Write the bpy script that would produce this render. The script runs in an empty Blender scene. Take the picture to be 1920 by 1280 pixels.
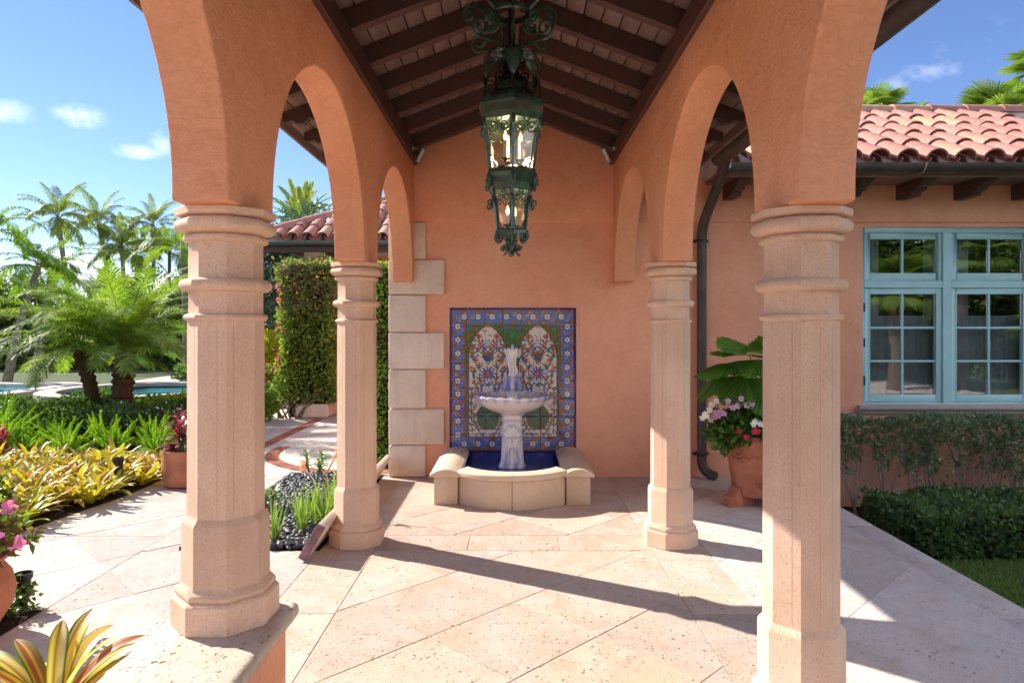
import bpy, bmesh, math, random
import numpy as np
from math import sin, cos, pi, radians, sqrt, atan2
from mathutils import Vector, Matrix

random.seed(7)
rng = np.random.default_rng(7)
S = bpy.context.scene
COL = S.collection

# ------------------------------------------------------------------ camera, sky, sun, exposure
CAM_H = 1.5
cam = bpy.data.cameras.new("camera")
cam.lens = 24.0
cam.sensor_width = 36.0
cam.shift_x = -3 / 1920
cam.shift_y = -30 / 1920
cam.clip_start = 0.05
cam.clip_end = 2000
cam_ob = bpy.data.objects.new("camera", cam)
cam_ob.location = (0, 0, CAM_H)
cam_ob.rotation_euler = (radians(90), 0, 0)
COL.objects.link(cam_ob)
S.camera = cam_ob

SUN_AZ = (-0.880, 0.475)          # ground direction towards the sun
SUN_EL = radians(35.5)
world = bpy.data.worlds.new("World")
S.world = world
world.use_nodes = True
SKY_STRENGTH = 0.053
CLOUD_L = 12.5            # a sunlit white cloud: about sun x 0.8 / pi in these units
SUN_STRENGTH = 2.5
EXPOSURE = 2.0

sun = bpy.data.lights.new("sun", "SUN")
sun.energy = SUN_STRENGTH
sun.angle = radians(0.5)
sun.color = (1.0, 0.94, 0.85)
sun_ob = bpy.data.objects.new("sun", sun)
sd = Vector((SUN_AZ[0] * cos(SUN_EL), SUN_AZ[1] * cos(SUN_EL), sin(SUN_EL)))
sun_ob.rotation_euler = sd.to_track_quat('Z', 'Y').to_euler()
sun_ob.location = sd * 30
COL.objects.link(sun_ob)

S.view_settings.view_transform = 'Standard'
S.view_settings.look = 'None'
S.view_settings.gamma = 1.0
S.view_settings.use_curve_mapping = False
S.view_settings.exposure = EXPOSURE
S.render.engine = 'CYCLES'
S.cycles.use_denoising = True
S.cycles.max_bounces = 10
S.cycles.diffuse_bounces = 8
S.cycles.glossy_bounces = 4
S.cycles.transmission_bounces = 6
S.cycles.transparent_max_bounces = 8
S.cycles.caustics_reflective = False
S.cycles.caustics_refractive = False
S.cycles.sample_clamp_indirect = 8.0
S.cycles.use_adaptive_sampling = True
S.cycles.adaptive_threshold = 0.03
world.cycles.sampling_method = 'MANUAL'
world.cycles.sample_map_resolution = 512


def pix(px, py, d):
    """world point seen at photo pixel (1920 wide) at depth d"""
    return Vector(((px - 963) / 1280 * d, d, CAM_H + (610 - py) / 1280 * d))


# ------------------------------------------------------------------ node helper
class NT:
    def __init__(s, tree):
        s.t = tree
        s.n = tree.nodes
        s.l = tree.links

    def node(s, typ, **kw):
        nd = s.n.new(typ)
        for k, v in kw.items():
            if k.startswith('i_'):
                key = k[2:]
                key = int(key) if key.isdigit() else key.replace('_', ' ')
                s.put(nd.inputs[key], v)
            else:
                setattr(nd, k, v)
        return nd

    def put(s, sock, v):
        if isinstance(v, bpy.types.NodeSocket):
            s.l.new(v, sock)
        else:
            if isinstance(v, tuple) and len(v) == 3 and sock.type == 'RGBA':
                v = (*v, 1)
            sock.default_value = v

    def math(s, op, a, b=0.0, c=None, clamp=False):
        nd = s.n.new('ShaderNodeMath')
        nd.operation = op
        nd.use_clamp = clamp
        s.put(nd.inputs[0], a)
        s.put(nd.inputs[1], b)
        if c is not None:
            s.put(nd.inputs[2], c)
        return nd.outputs[0]

    def vmath(s, op, a, b=(0, 0, 0)):
        nd = s.n.new('ShaderNodeVectorMath')
        nd.operation = op
        s.put(nd.inputs[0], a)
        if op != 'LENGTH' and op != 'NORMALIZE':
            s.put(nd.inputs[1], b)
        return nd.outputs['Value'] if op in ('DOT_PRODUCT', 'LENGTH') else nd.outputs['Vector']

    def noise(s, vec, scale, detail=4, rough=0.55, dist=0.0, out='Fac'):
        nd = s.n.new('ShaderNodeTexNoise')
        s.put(nd.inputs['Vector'], vec)
        nd.inputs['Scale'].default_value = scale
        nd.inputs['Detail'].default_value = detail
        nd.inputs['Roughness'].default_value = rough
        nd.inputs['Distortion'].default_value = dist
        return nd.outputs[out]

    def voro(s, vec, scale, feature='F1', rnd=1.0, out='Distance'):
        nd = s.n.new('ShaderNodeTexVoronoi')
        nd.feature = feature
        s.put(nd.inputs['Vector'], vec)
        nd.inputs['Scale'].default_value = scale
        nd.inputs['Randomness'].default_value = rnd
        return nd.outputs[out]

    def ramp(s, fac, stops, interp='LINEAR'):
        nd = s.n.new('ShaderNodeValToRGB')
        nd.color_ramp.interpolation = interp
        el = nd.color_ramp.elements
        while len(el) < len(stops):
            el.new(0.5)
        for e, (p, c) in zip(el, stops):
            e.position = p
            e.color = (*c, 1) if isinstance(c, tuple) else (c, c, c, 1)
        s.put(nd.inputs[0], fac)
        return nd.outputs[0]

    def mix(s, fac, a, b, typ='MIX'):
        nd = s.n.new('ShaderNodeMix')
        nd.data_type = 'RGBA'
        nd.blend_type = typ
        s.put(nd.inputs[0], fac)
        s.put(nd.inputs[6], a)
        s.put(nd.inputs[7], b)
        return nd.outputs[2]

    def bump(s, h, strength=0.5, dist=0.01, normal=None):
        nd = s.n.new('ShaderNodeBump')
        nd.inputs['Strength'].default_value = strength
        nd.inputs['Distance'].default_value = dist
        s.put(nd.inputs['Height'], h)
        if normal is not None:
            s.put(nd.inputs['Normal'], normal)
        return nd.outputs[0]


def new_mat(name):
    m = bpy.data.materials.new(name)
    m.use_nodes = True
    nt = NT(m.node_tree)
    b = m.node_tree.nodes['Principled BSDF']
    return m, nt, b


# ------------------------------------------------------------------ world
nt = NT(world.node_tree)
bg = world.node_tree.nodes['Background']
sky = nt.node('ShaderNodeTexSky')
sky.sky_type = 'NISHITA'
sky.sun_disc = False
sky.sun_elevation = SUN_EL
sky.sun_rotation = atan2(SUN_AZ[0], SUN_AZ[1])
sky.altitude = 0
sky.air_density = 1.0
sky.dust_density = 0.0
sky.ozone_density = 5.0
tc = nt.node('ShaderNodeTexCoord').outputs['Generated']
dirn = nt.vmath('NORMALIZE', tc)
cn = nt.noise(dirn, 11.0, 7, 0.62, 0.4)
puff = None
for (px, py, rx, ry, amp) in ((20, 208, 60, 30, .90), (150, 218, 66, 34, 1.05), (255, 282, 62, 20, .85), (305, 265, 34, 30, 1.0),
                              (140, 490, 90, 50, 1.2), (230, 540, 110, 50, 1.1), (330, 520, 60, 40, 1.0), (60, 560, 90, 50, .8)):
    D = Vector(((px - 963) / 1280, 1, (610 - py) / 1280))
    n0 = D.length
    D.normalize()
    X = Vector((D.y, -D.x, 0)).normalized()
    Y = X.cross(D)
    a = nt.math('MULTIPLY', nt.vmath('DOT_PRODUCT', dirn, tuple(X)), 1280 * n0 / rx)
    b = nt.math('MULTIPLY', nt.vmath('DOT_PRODUCT', dirn, tuple(Y)), 1280 * n0 / ry)
    q = nt.math('ADD', nt.math('MULTIPLY', a, a), nt.math('MULTIPLY', b, b))
    g = nt.math('MULTIPLY', nt.math('POWER', 2.718, nt.math('MULTIPLY', q, -1.0)), amp)
    g = nt.math('MULTIPLY', g, nt.math('GREATER_THAN', nt.vmath('DOT_PRODUCT', dirn, tuple(D)), 0.0))
    puff = g if puff is None else nt.math('MAXIMUM', puff, g)
m1 = nt.math('MULTIPLY', nt.math('SUBTRACT', nt.math('MULTIPLY', puff, nt.math('ADD', nt.math('MULTIPLY', cn, 2.4), -0.55)), 0.30), 1.15, clamp=True)
m1 = nt.math('POWER', m1, 1.35)
# cumulus added, mostly out of view, to fill the shade with neutral light
CLOUD_W, CLOUD_T = 22.1, 0.50
field = nt.node('ShaderNodeTexNoise', noise_dimensions='4D', i_Vector=nt.vmath('MULTIPLY', dirn, (1, 1, 1.5)), i_W=CLOUD_W, i_Scale=2.1, i_Detail=8.0, i_Roughness=0.56, i_Distortion=0.25).outputs[0]
m2 = nt.math('POWER', nt.math('MULTIPLY', nt.math('SUBTRACT', field, CLOUD_T - 0.012), 8.0, clamp=True), 1.4)
mask = nt.math('MAXIMUM', m1, m2)
body = nt.ramp(cn, [(0.3, 0.68), (0.6, 1.0)])
cloud = nt.mix(1.0, (CLOUD_L, CLOUD_L, CLOUD_L * 1.03), body, 'MULTIPLY')
skyc = nt.mix(mask, nt.mix(1.0, sky.outputs[0], (0.82, 0.79, 0.92), 'MULTIPLY'), cloud)
nt.put(bg.inputs['Color'], skyc)
bg.inputs['Strength'].default_value = SKY_STRENGTH


# ------------------------------------------------------------------ mesh helpers
def link(o, parent=None):
    COL.objects.link(o)
    if parent is not None:
        o.parent = parent
    return o


def tag(o, label, cat, group=None):
    o['label'] = label
    o['category'] = cat
    o['kind'] = 'thing'
    if group:
        o['group'] = group
    return o


def thing(name, label, cat, loc=(0, 0, 0), rz=0.0, group=None):
    o = bpy.data.objects.new(name, None)
    o.empty_display_size = 0.1
    o.location = loc
    o.rotation_euler = (0, 0, rz)
    link(o)
    return tag(o, label, cat, group)


def struct(o, kind='structure'):
    o['kind'] = kind
    return o


def place(name, me, parent=None, loc=(0, 0, 0), rot=(0, 0, 0), scale=(1, 1, 1)):
    o = bpy.data.objects.new(name, me)
    o.location = loc
    o.rotation_euler = rot
    o.scale = scale if not isinstance(scale, (int, float)) else (scale,) * 3
    return link(o, parent)


def finish(me, mat, smooth=None):
    if mat is not None:
        me.materials.append(mat)
    if smooth is not None:
        me.shade_smooth()
        if smooth < 179:
            me.set_sharp_from_angle(angle=radians(smooth))
    return me


def np_mesh(name, V, F, mat, cols=None, smooth=None):
    """V (n,3); F (m,3) or (m,4)"""
    V = np.asarray(V, dtype=np.float32)
    F = np.asarray(F, dtype=np.int32)
    me = bpy.data.meshes.new(name)
    k = F.shape[1]
    me.vertices.add(len(V))
    me.vertices.foreach_set('co', V.ravel())
    me.loops.add(F.size)
    me.loops.foreach_set('vertex_index', F.ravel())
    me.polygons.add(len(F))
    me.polygons.foreach_set('loop_start', np.arange(0, F.size, k, dtype=np.int32))
    me.update(calc_edges=True)
    me.validate()
    if cols is not None:
        c = np.ones((len(V), 4), dtype=np.float32)
        c[:, :3] = cols
        a = me.color_attributes.new('Col', 'FLOAT_COLOR', 'POINT')
        a.data.foreach_set('color', c.ravel())
    return finish(me, mat, smooth)


class MB:
    def __init__(s):
        s.v, s.f = [], []

    def add(s, vs, fs):
        k = len(s.v)
        s.v += [tuple(p) for p in vs]
        s.f += [tuple(i + k for i in f) for f in fs]
        return s

    def box(s, x0, x1, y0, y1, z0, z1):
        return s.add([(x0, y0, z0), (x1, y0, z0), (x1, y1, z0), (x0, y1, z0), (x0, y0, z1), (x1, y0, z1), (x1, y1, z1), (x0, y1, z1)],
                     [(3, 2, 1, 0), (4, 5, 6, 7), (0, 1, 5, 4), (1, 2, 6, 5), (2, 3, 7, 6), (3, 0, 4, 7)])

    def prism(s, pts, axis, a0, a1):
        """polygon pts in the two other axes (x: (y,z), y: (x,z), z: (x,y)) extruded along axis"""
        n = len(pts)

        def P(p, a):
            return (a, p[0], p[1]) if axis == 'x' else (p[0], a, p[1]) if axis == 'y' else (p[0], p[1], a)
        vs = [P(p, a0) for p in pts] + [P(p, a1) for p in pts]
        fs = [tuple(range(n - 1, -1, -1)), tuple(range(n, 2 * n))]
        fs += [(i, (i + 1) % n, n + (i + 1) % n, n + i) for i in range(n)]
        return s.add(vs, fs)

    def tube(s, path, r, n=8, caps=True, flat=None):
        """tube through points; r scalar or list; flat=(a,b) scales the cross-section"""
        P = [Vector(p) for p in path]
        m = len(P)
        R = r if isinstance(r, (list, tuple)) else [r] * m
        T = [(P[min(i + 1, m - 1)] - P[max(i - 1, 0)]).normalized() for i in range(m)]
        up = Vector((0, 0, 1)) if abs(T[0].z) < 0.9 else Vector((0, 1, 0))
        U = (up - T[0] * up.dot(T[0])).normalized()
        vs = []
        fa, fb = flat or (1, 1)
        for i in range(m):
            U = U - T[i] * U.dot(T[i])
            if U.length < 1e-6:
                U = T[i].orthogonal()
            U.normalize()
            W = T[i].cross(U)
            for k in range(n):
                a = 2 * pi * k / n
                vs.append(P[i] + U * (cos(a) * R[i] * fa) + W * (sin(a) * R[i] * fb))
        fs = []
        for i in range(m - 1):
            for k in range(n):
                k2 = (k + 1) % n
                fs.append((i * n + k, i * n + k2, (i + 1) * n + k2, (i + 1) * n + k))
        if caps:
            fs += [tuple(range(n - 1, -1, -1)), tuple((m - 1) * n + k for k in range(n))]
        return s.add(vs, fs)

    def lathe(s, prof, n=24, c=(0, 0, 0), phase=0.0, caps=True, rf=None):
        """prof list of (r,z); rf(theta,i) multiplies radius"""
        vs = []
        for i, (r, z) in enumerate(prof):
            for k in range(n):
                a = 2 * pi * k / n + phase
                q = r * (rf(a, i) if rf else 1)
                vs.append((c[0] + q * cos(a), c[1] + q * sin(a), c[2] + z))
        fs = []
        m = len(prof)
        for i in range(m - 1):
            for k in range(n):
                k2 = (k + 1) % n
                fs.append((i * n + k, i * n + k2, (i + 1) * n + k2, (i + 1) * n + k))
        if caps:
            fs += [tuple(range(n - 1, -1, -1)), tuple((m - 1) * n + k for k in range(n))]
        return s.add(vs, fs)

    def ball(s, c, rx, ry=None, rz=None, n=10, m=6):
        ry = ry or rx
        rz = rz or rx
        prof = [(max(sin(pi * i / m), 1e-3), -cos(pi * i / m)) for i in range(m + 1)]
        k0 = len(s.v)
        s.lathe(prof, n)
        for i in range(k0, len(s.v)):
            x, y, z = s.v[i]
            s.v[i] = (c[0] + x * rx, c[1] + y * ry, c[2] + z * rz)
        return s

    def xf(s, M, k0=0):
        for i in range(k0, len(s.v)):
            s.v[i] = tuple(M @ Vector(s.v[i]))
        return s

    def mesh(s, name, mat, smooth=None, bevel=0.0, seg=2, off=(0, 0, 0), angle=30):
        me = bpy.data.meshes.new(name)
        ox, oy, oz = off
        me.from_pydata([(x - ox, y - oy, z - oz) for x, y, z in s.v], [], s.f)
        bm = bmesh.new()
        bm.from_mesh(me)
        bmesh.ops.recalc_face_normals(bm, faces=bm.faces)
        if bevel:
            bmesh.ops.remove_doubles(bm, verts=bm.verts, dist=1e-5)
            es = [e for e in bm.edges if len(e.link_faces) == 2 and e.calc_face_angle(0) > radians(angle)]
            bmesh.ops.bevel(bm, geom=es, offset=bevel, segments=seg, affect='EDGES', profile=0.5, clamp_overlap=True)
        bm.to_mesh(me)
        bm.free()
        return finish(me, mat, smooth)

    def build(s, name, mat, parent=None, smooth=None, bevel=0.0, seg=2, off=None, angle=30):
        """vertices in world coordinates; off = origin (default: parent's location for unrotated parents)"""
        if off is None:
            off = (0, 0, 0)
            p = parent
            while p is not None:
                off = tuple(a + b for a, b in zip(off, p.location))
                p = p.parent
        if bevel and smooth is None:
            smooth = 40
        return place(name, s.mesh(name, mat, smooth, bevel, seg, off, angle), parent)


def copy_tree(o, parent=None, loc=None, rz=None):
    c = o.copy()
    COL.objects.link(c)
    c.parent = parent
    if loc is not None:
        c.location = loc
    if rz is not None:
        c.rotation_euler = (0, 0, rz)
    for ch in list(o.children):
        if ch != c:
            copy_tree(ch, c)
    return c


def clip_poly(pts, x0, x1, y0, y1):
    def half(P, f, inter):
        out = []
        for i in range(len(P)):
            a, b = P[i - 1], P[i]
            fa, fb = f(a), f(b)
            if fa >= 0:
                if fb >= 0:
                    out.append(b)
                else:
                    out.append(inter(a, b, fa, fb))
            elif fb >= 0:
                out.append(inter(a, b, fa, fb))
                out.append(b)
        return out
    it = lambda a, b, fa, fb: (a[0] + (b[0] - a[0]) * fa / (fa - fb), a[1] + (b[1] - a[1]) * fa / (fa - fb))
    for f in (lambda p: p[0] - x0, lambda p: x1 - p[0], lambda p: p[1] - y0, lambda p: y1 - p[1]):
        pts = half(pts, f, it)
        if len(pts) < 3:
            return []
    return pts


def inset(pts, d):
    """inset a convex ccw polygon"""
    n = len(pts)
    out = []
    for i in range(n):
        p0, p1, p2 = Vector(pts[i - 1]), Vector(pts[i]), Vector(pts[(i + 1) % n])
        e1, e2 = (p1 - p0).normalized(), (p2 - p1).normalized()
        n1, n2 = Vector((-e1.y, e1.x)), Vector((-e2.y, e2.x))
        k = 1 + n1.dot(n2)
        out.append(tuple(p1 + (n1 + n2) * (d / max(k, 0.3))))
    return out


# ------------------------------------------------------------------ materials
def pos_of(nt):
    return nt.node('ShaderNodeNewGeometry').outputs['Position']


def m_stucco(name, c, bump=1.0):
    m, nt, b = new_mat(name)
    p = pos_of(nt)
    big = nt.noise(p, 1.1, 5, 0.6)
    mid = nt.noise(p, 7.0, 5, 0.6, 0.6)
    fine = nt.noise(p, 95.0, 3, 0.6)
    c2 = tuple(x * k for x, k in zip(c, (0.90, 0.82, 0.78)))
    c3 = tuple(min(1, x * k) for x, k in zip(c, (1.05, 1.12, 1.20)))
    col = nt.mix(nt.ramp(big, [(0.3, 0.0), (0.72, 1.0)]), c2, c3)
    tro = nt.noise(nt.vmath('MULTIPLY', p, (1, 1, 1.8)), 16.0, 6, 0.7, 1.6)
    col = nt.mix(nt.ramp(tro, [(0.40, 0.30), (0.58, 0.0)]), col, tuple(x * 0.80 for x in c2))
    col = nt.mix(nt.ramp(mid, [(0.42, 0.0), (0.75, 0.35)]), col, c3)
    nt.put(b.inputs['Base Color'], col)
    b.inputs['Roughness'].default_value = 0.92
    b.inputs['Specular IOR Level'].default_value = 0.25
    h = nt.math('ADD', nt.math('ADD', nt.math('MULTIPLY', mid, 0.7), nt.math('MULTIPLY', tro, 0.45)), nt.math('MULTIPLY', fine, 0.16))
    nt.put(b.inputs['Normal'], nt.bump(h, bump, 0.02))
    return m


def m_stone(name, c, pits=1.0, rough=0.85, veins=0.3):
    m, nt, b = new_mat(name)
    p = pos_of(nt)
    big = nt.noise(p, 2.2, 5, 0.6)
    streak = nt.noise(nt.vmath('MULTIPLY', p, (9, 9, 1.2)), 1.0, 4, 0.6)
    sp = nt.noise(p, 150.0, 2, 0.7)
    hole = nt.ramp(nt.noise(p, 130.0, 3, 0.7), [(0.57, 0.0), (0.66, 1.0)])
    c2 = tuple(x * k for x, k in zip(c, (0.86, 0.80, 0.74)))
    c3 = tuple(min(1, x * k) for x, k in zip(c, (1.08, 1.08, 1.10)))
    col = nt.mix(nt.ramp(big, [(0.3, 0.0), (0.7, 1.0)]), c2, c3)
    rnd = nt.node('ShaderNodeObjectInfo').outputs['Random']
    col = nt.mix(1.0, col, nt.ramp(rnd, [(0.0, (0.90, 0.88, 0.86)), (1.0, (1.0, 1.0, 1.0))]), 'MULTIPLY')
    blot = nt.noise(p, 5.5, 6, 0.7, 0.8)
    col = nt.mix(nt.math('MULTIPLY', nt.ramp(blot, [(0.52, 0.0), (0.72, 1.0)]), veins * 0.8), col, tuple(x * k for x, k in zip(c, (0.62, 0.50, 0.40))))
    col = nt.mix(nt.math('MULTIPLY', nt.ramp(streak, [(0.5, 0.0), (0.8, 1.0)]), veins), col, tuple(x * 0.7 for x in c2))
    col = nt.mix(nt.ramp(sp, [(0.35, 0.28), (0.6, 0.0)]), col, tuple(x * 0.55 for x in c))
    col = nt.mix(nt.math('MULTIPLY', hole, 0.5 * pits), col, tuple(x * 0.42 for x in c))
    nt.put(b.inputs['Base Color'], col)
    b.inputs['Roughness'].default_value = rough
    b.inputs['Specular IOR Level'].default_value = 0.3
    h = nt.math('SUBTRACT', nt.math('MULTIPLY', sp, 0.5), nt.math('MULTIPLY', hole, pits))
    nt.put(b.inputs['Normal'], nt.bump(h, 0.45, 0.004))
    return m


def m_floor(name, c, warm=0.5, pit=1.0):
    """shell-stone paving: blotches, elongated pits, a tone of its own for every slab"""
    m, nt, b = new_mat(name)
    p = pos_of(nt)
    rnd = nt.node('ShaderNodeObjectInfo').outputs['Random']
    off = nt.vmath('ADD', p, nt.node('ShaderNodeCombineXYZ', i_X=nt.math('MULTIPLY', rnd, 37.0), i_Y=nt.math('MULTIPLY', rnd, 91.0)).outputs[0])
    big = nt.noise(off, 1.6, 6, 0.62, 0.5)
    med = nt.noise(off, 6.0, 5, 0.65, 0.8)
    ps = nt.vmath('MULTIPLY', off, (1.0, 1.0, 1.0))
    wob = nt.vmath('ADD', off, nt.vmath('MULTIPLY', nt.noise(off, 30.0, 3, 0.6, out='Color'), (0.022, 0.022, 0.022)))

    def pits(scale, keep, r):
        vn = nt.node('ShaderNodeTexVoronoi', i_Vector=wob, i_Scale=scale)
        pick = nt.math('GREATER_THAN', nt.node('ShaderNodeSeparateColor', i_Color=vn.outputs['Color']).outputs[0], 1 - keep)
        size = nt.math('MULTIPLY', nt.node('ShaderNodeSeparateColor', i_Color=vn.outputs['Color']).outputs[1], r)
        return nt.math('MULTIPLY', nt.math('MULTIPLY', nt.math('SUBTRACT', size, vn.outputs['Distance']), 9.0, clamp=True), pick)
    hole = nt.math('MAXIMUM', pits(33.0, 0.34, 0.36), nt.math('MULTIPLY', pits(80.0, 0.5, 0.48), 0.8))
    zone = nt.ramp(nt.noise(off, 3.1, 4, 0.6), [(0.36, 0.10), (0.56, 1.0)])
    hole = nt.math('MULTIPLY', hole, zone)
    grain = nt.noise(off, 120.0, 3, 0.7)
    cool = tuple(x * k for x, k in zip(c, (0.95, 1.0, 1.08)))
    wrm = tuple(x * k for x, k in zip(c, (0.97, 0.80, 0.58)))
    pale = tuple(min(1, x * 1.16) for x in c)
    col = nt.mix(nt.math('MULTIPLY', nt.ramp(big, [(0.35, 0.0), (0.65, 1.0)]), warm), cool, wrm)
    col = nt.mix(nt.ramp(med, [(0.45, 0.0), (0.75, 0.75)]), col, pale)
    col = nt.mix(nt.ramp(nt.noise(off, 2.6, 6, 0.7, 1.0), [(0.50, 0.0), (0.70, 0.55)]), col, tuple(x * k for x, k in zip(c, (0.70, 0.56, 0.44))))
    tone = nt.ramp(rnd, [(0.0, 0.82), (1.0, 1.07)])
    col = nt.mix(1.0, col, tone, 'MULTIPLY')
    col = nt.mix(nt.ramp(grain, [(0.3, 0.18), (0.6, 0.0)]), col, tuple(x * 0.6 for x in c))
    col = nt.mix(nt.math('MULTIPLY', hole, 0.66 * pit), col, tuple(x * k for x, k in zip(c, (0.42, 0.34, 0.28))))
    nt.put(b.inputs['Base Color'], col)
    b.inputs['Roughness'].default_value = 0.8
    b.inputs['Specular IOR Level'].default_value = 0.3
    h = nt.math('SUBTRACT', nt.math('ADD', nt.math('MULTIPLY', grain, 0.25), nt.math('MULTIPLY', med, 0.5)), nt.math('MULTIPLY', hole, 1.3 * pit))
    nt.put(b.inputs['Normal'], nt.bump(h, 0.75, 0.010))
    return m


def m_plain(name, c, rough=0.6, metal=0.0, spec=0.5, var=0.12, scale=8.0, bump=0.0, objvar=0.0, coat=0.0):
    m, nt, b = new_mat(name)
    p = pos_of(nt)
    n = nt.noise(p, scale, 5, 0.6)
    col = nt.mix(nt.ramp(n, [(0.3, 0.0), (0.7, 1.0)]), tuple(x * (1 - var) for x in c), tuple(min(1, x * (1 + var)) for x in c))
    if objvar:
        rnd = nt.node('ShaderNodeObjectInfo').outputs['Random']
        col = nt.mix(1.0, col, nt.ramp(rnd, [(0.0, 1 - objvar), (1.0, 1 + objvar * 0.6)]), 'MULTIPLY')
    nt.put(b.inputs['Base Color'], col)
    b.inputs['Roughness'].default_value = rough
    b.inputs['Metallic'].default_value = metal
    b.inputs['Specular IOR Level'].default_value = spec
    b.inputs['Coat Weight'].default_value = coat
    if bump:
        nt.put(b.inputs['Normal'], nt.bump(nt.noise(p, scale * 6, 4, 0.6), bump, 0.006))
    return m


def m_wood(name, c, objvar=0.15):
    m, nt, b = new_mat(name)
    p = pos_of(nt)
    g = nt.noise(nt.vmath('MULTIPLY', p, (14, 2.0, 14)), 1.5, 5, 0.6, 0.4)
    col = nt.mix(g, tuple(x * 0.72 for x in c), tuple(x * 1.25 for x in c))
    rnd = nt.node('ShaderNodeObjectInfo').outputs['Random']
    col = nt.mix(1.0, col, nt.ramp(rnd, [(0.0, 1 - objvar), (1.0, 1 + objvar)]), 'MULTIPLY')
    nt.put(b.inputs['Base Color'], col)
    b.inputs['Roughness'].default_value = 0.55
    nt.put(b.inputs['Normal'], nt.bump(g, 0.2, 0.004))
    return m


def m_attr(name, rough=0.3, spec=0.5, coat=0.0, transl=0.0, var=0.0, objvar=0.0, bump=0.0, gain=1.0):
    """colour from the mesh's own colour attribute (leaf stripes, glaze painting)"""
    m, nt, b = new_mat(name)
    col = nt.node('ShaderNodeAttribute', attribute_name='Col').outputs['Color']
    if gain != 1.0:
        col = nt.mix(1.0, col, (gain, gain, gain), 'MULTIPLY')
    if objvar:
        rnd = nt.node('ShaderNodeObjectInfo').outputs['Random']
        col = nt.mix(1.0, col, nt.ramp(rnd, [(0.0, (1 - objvar, 1 - objvar * 0.7, 1 - objvar)), (1.0, (1 + objvar, 1 + objvar * 0.5, 1 + objvar * 0.3))]), 'MULTIPLY')
    if var:
        n = nt.noise(pos_of(nt), 30.0, 4, 0.6)
        col = nt.mix(1.0, col, nt.ramp(n, [(0.3, 1 - var), (0.7, 1.0)]), 'MULTIPLY')
    nt.put(b.inputs['Base Color'], col)
    b.inputs['Roughness'].default_value = rough
    b.inputs['Specular IOR Level'].default_value = spec
    b.inputs['Coat Weight'].default_value = coat
    if bump:
        nt.put(b.inputs['Normal'], nt.bump(nt.noise(pos_of(nt), 60.0, 4, 0.6), bump, 0.004))
    if transl:
        t = nt.node('ShaderNodeBsdfTranslucent')
        nt.put(t.inputs['Color'], nt.mix(1.0, col, (1.35, 1.45, 0.7), 'MULTIPLY'))
        mx = nt.node('ShaderNodeMixShader')
        mx.inputs[0].default_value = transl
        nt.l.new(b.outputs[0], mx.inputs[1])
        nt.l.new(t.outputs[0], mx.inputs[2])
        nt.l.new(mx.outputs[0], m.node_tree.nodes['Material Output'].inputs['Surface'])
    return m


PEACH = m_stucco('stucco_peach', (0.90, 0.42, 0.24))
PEACH_H = m_stucco('stucco_house', (0.90, 0.44, 0.275), 0.3)
STONE = m_stone('column_stone', (0.84, 0.585, 0.425))
STONE_Q = m_stone('quoin_stone', (0.90, 0.74, 0.60), 0.8, veins=0.5)
STONE_F = m_stone('basin_stone', (0.72, 0.56, 0.41), 0.5, veins=0.35)
STONE_W = m_stone('sill_stone', (0.55, 0.50, 0.46), 0.5)
COPING = m_floor('coping_stone', (0.56, 0.46, 0.36), 0.3, 1.5)
FLOOR = m_floor('shell_stone_floor', (0.575, 0.455, 0.37), 0.6)
FLOOR_L = m_floor('shell_stone_pale', (0.555, 0.465, 0.40), 0.25)
FLOOR_R = m_floor('shell_stone_side', (0.74, 0.64, 0.55), 0.3)  # floor stone in a lighter copy, offsetting the shade on the right patio
GROUT = m_plain('grout', (0.56, 0.45, 0.37), 0.9, var=0.2)
CONCRETE = m_floor('pale_path', (0.58, 0.52, 0.46), 0.2, 0.3)
WOOD = m_wood('dark_wood', (0.085, 0.038, 0.031))
PLANK = m_wood('roof_plank', (0.24, 0.155, 0.135), 0.12)
IRON = m_plain('green_iron', (0.048, 0.098, 0.070), 0.25, 0.30, 0.6, 0.45, 25.0, coat=0.3)
IRON_D = m_plain('dark_iron', (0.022, 0.024, 0.02), 0.4, 0.5, 0.5, 0.4, 25.0)
BRONZE = m_plain('gutter_bronze', (0.085, 0.070, 0.062), 0.5, 0.35, 0.5, 0.3, 6.0)
TERRA = m_plain('terracotta', (0.50, 0.19, 0.105), 0.85, 0, 0.3, 0.3, 6.0, 0.3)
BRICK = m_plain('red_brick', (0.36, 0.125, 0.075), 0.9, 0, 0.3, 0.25, 20.0, 0.3, 0.3)
SOIL = m_plain('soil', (0.045, 0.028, 0.018), 1.0, 0, 0.1, 0.4, 30.0, 0.8)
BARK = m_plain('palm_bark', (0.10, 0.058, 0.035), 0.95, 0, 0.2, 0.45, 22.0, 1.0)
BARK_G = m_plain('grey_bark', (0.21, 0.175, 0.14), 0.95, 0, 0.2, 0.35, 14.0, 0.6)
BLUEPAINT = m_plain('blue_paint', (0.42, 0.68, 0.70), 0.42, 0, 0.5, 0.05, 5.0)
PEBBLE = m_plain('river_pebble', (0.075, 0.085, 0.10), 0.5, 0, 0.5, 0.6, 11.0)
BLACK = m_plain('black_metal', (0.02, 0.02, 0.022), 0.45, 0.2, 0.5)
SILVER = m_plain('silver_metal', (0.42, 0.42, 0.41), 0.35, 0.8)
CURTAIN = m_plain('curtain', (0.62, 0.62, 0.66), 0.9, 0, 0.1, 0.1, 3.0)
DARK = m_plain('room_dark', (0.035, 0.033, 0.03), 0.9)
LEAF = m_attr('leaf', 0.5, 0.35, 0, 0.38, gain=1.7)
LEAF_GLOSS = m_attr('leaf_glossy', 0.36, 0.45, 0.05, 0.26, gain=1.6)
FROND = m_attr('frond', 0.52, 0.30, 0, 0.45, objvar=0.22, gain=1.7)
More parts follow.
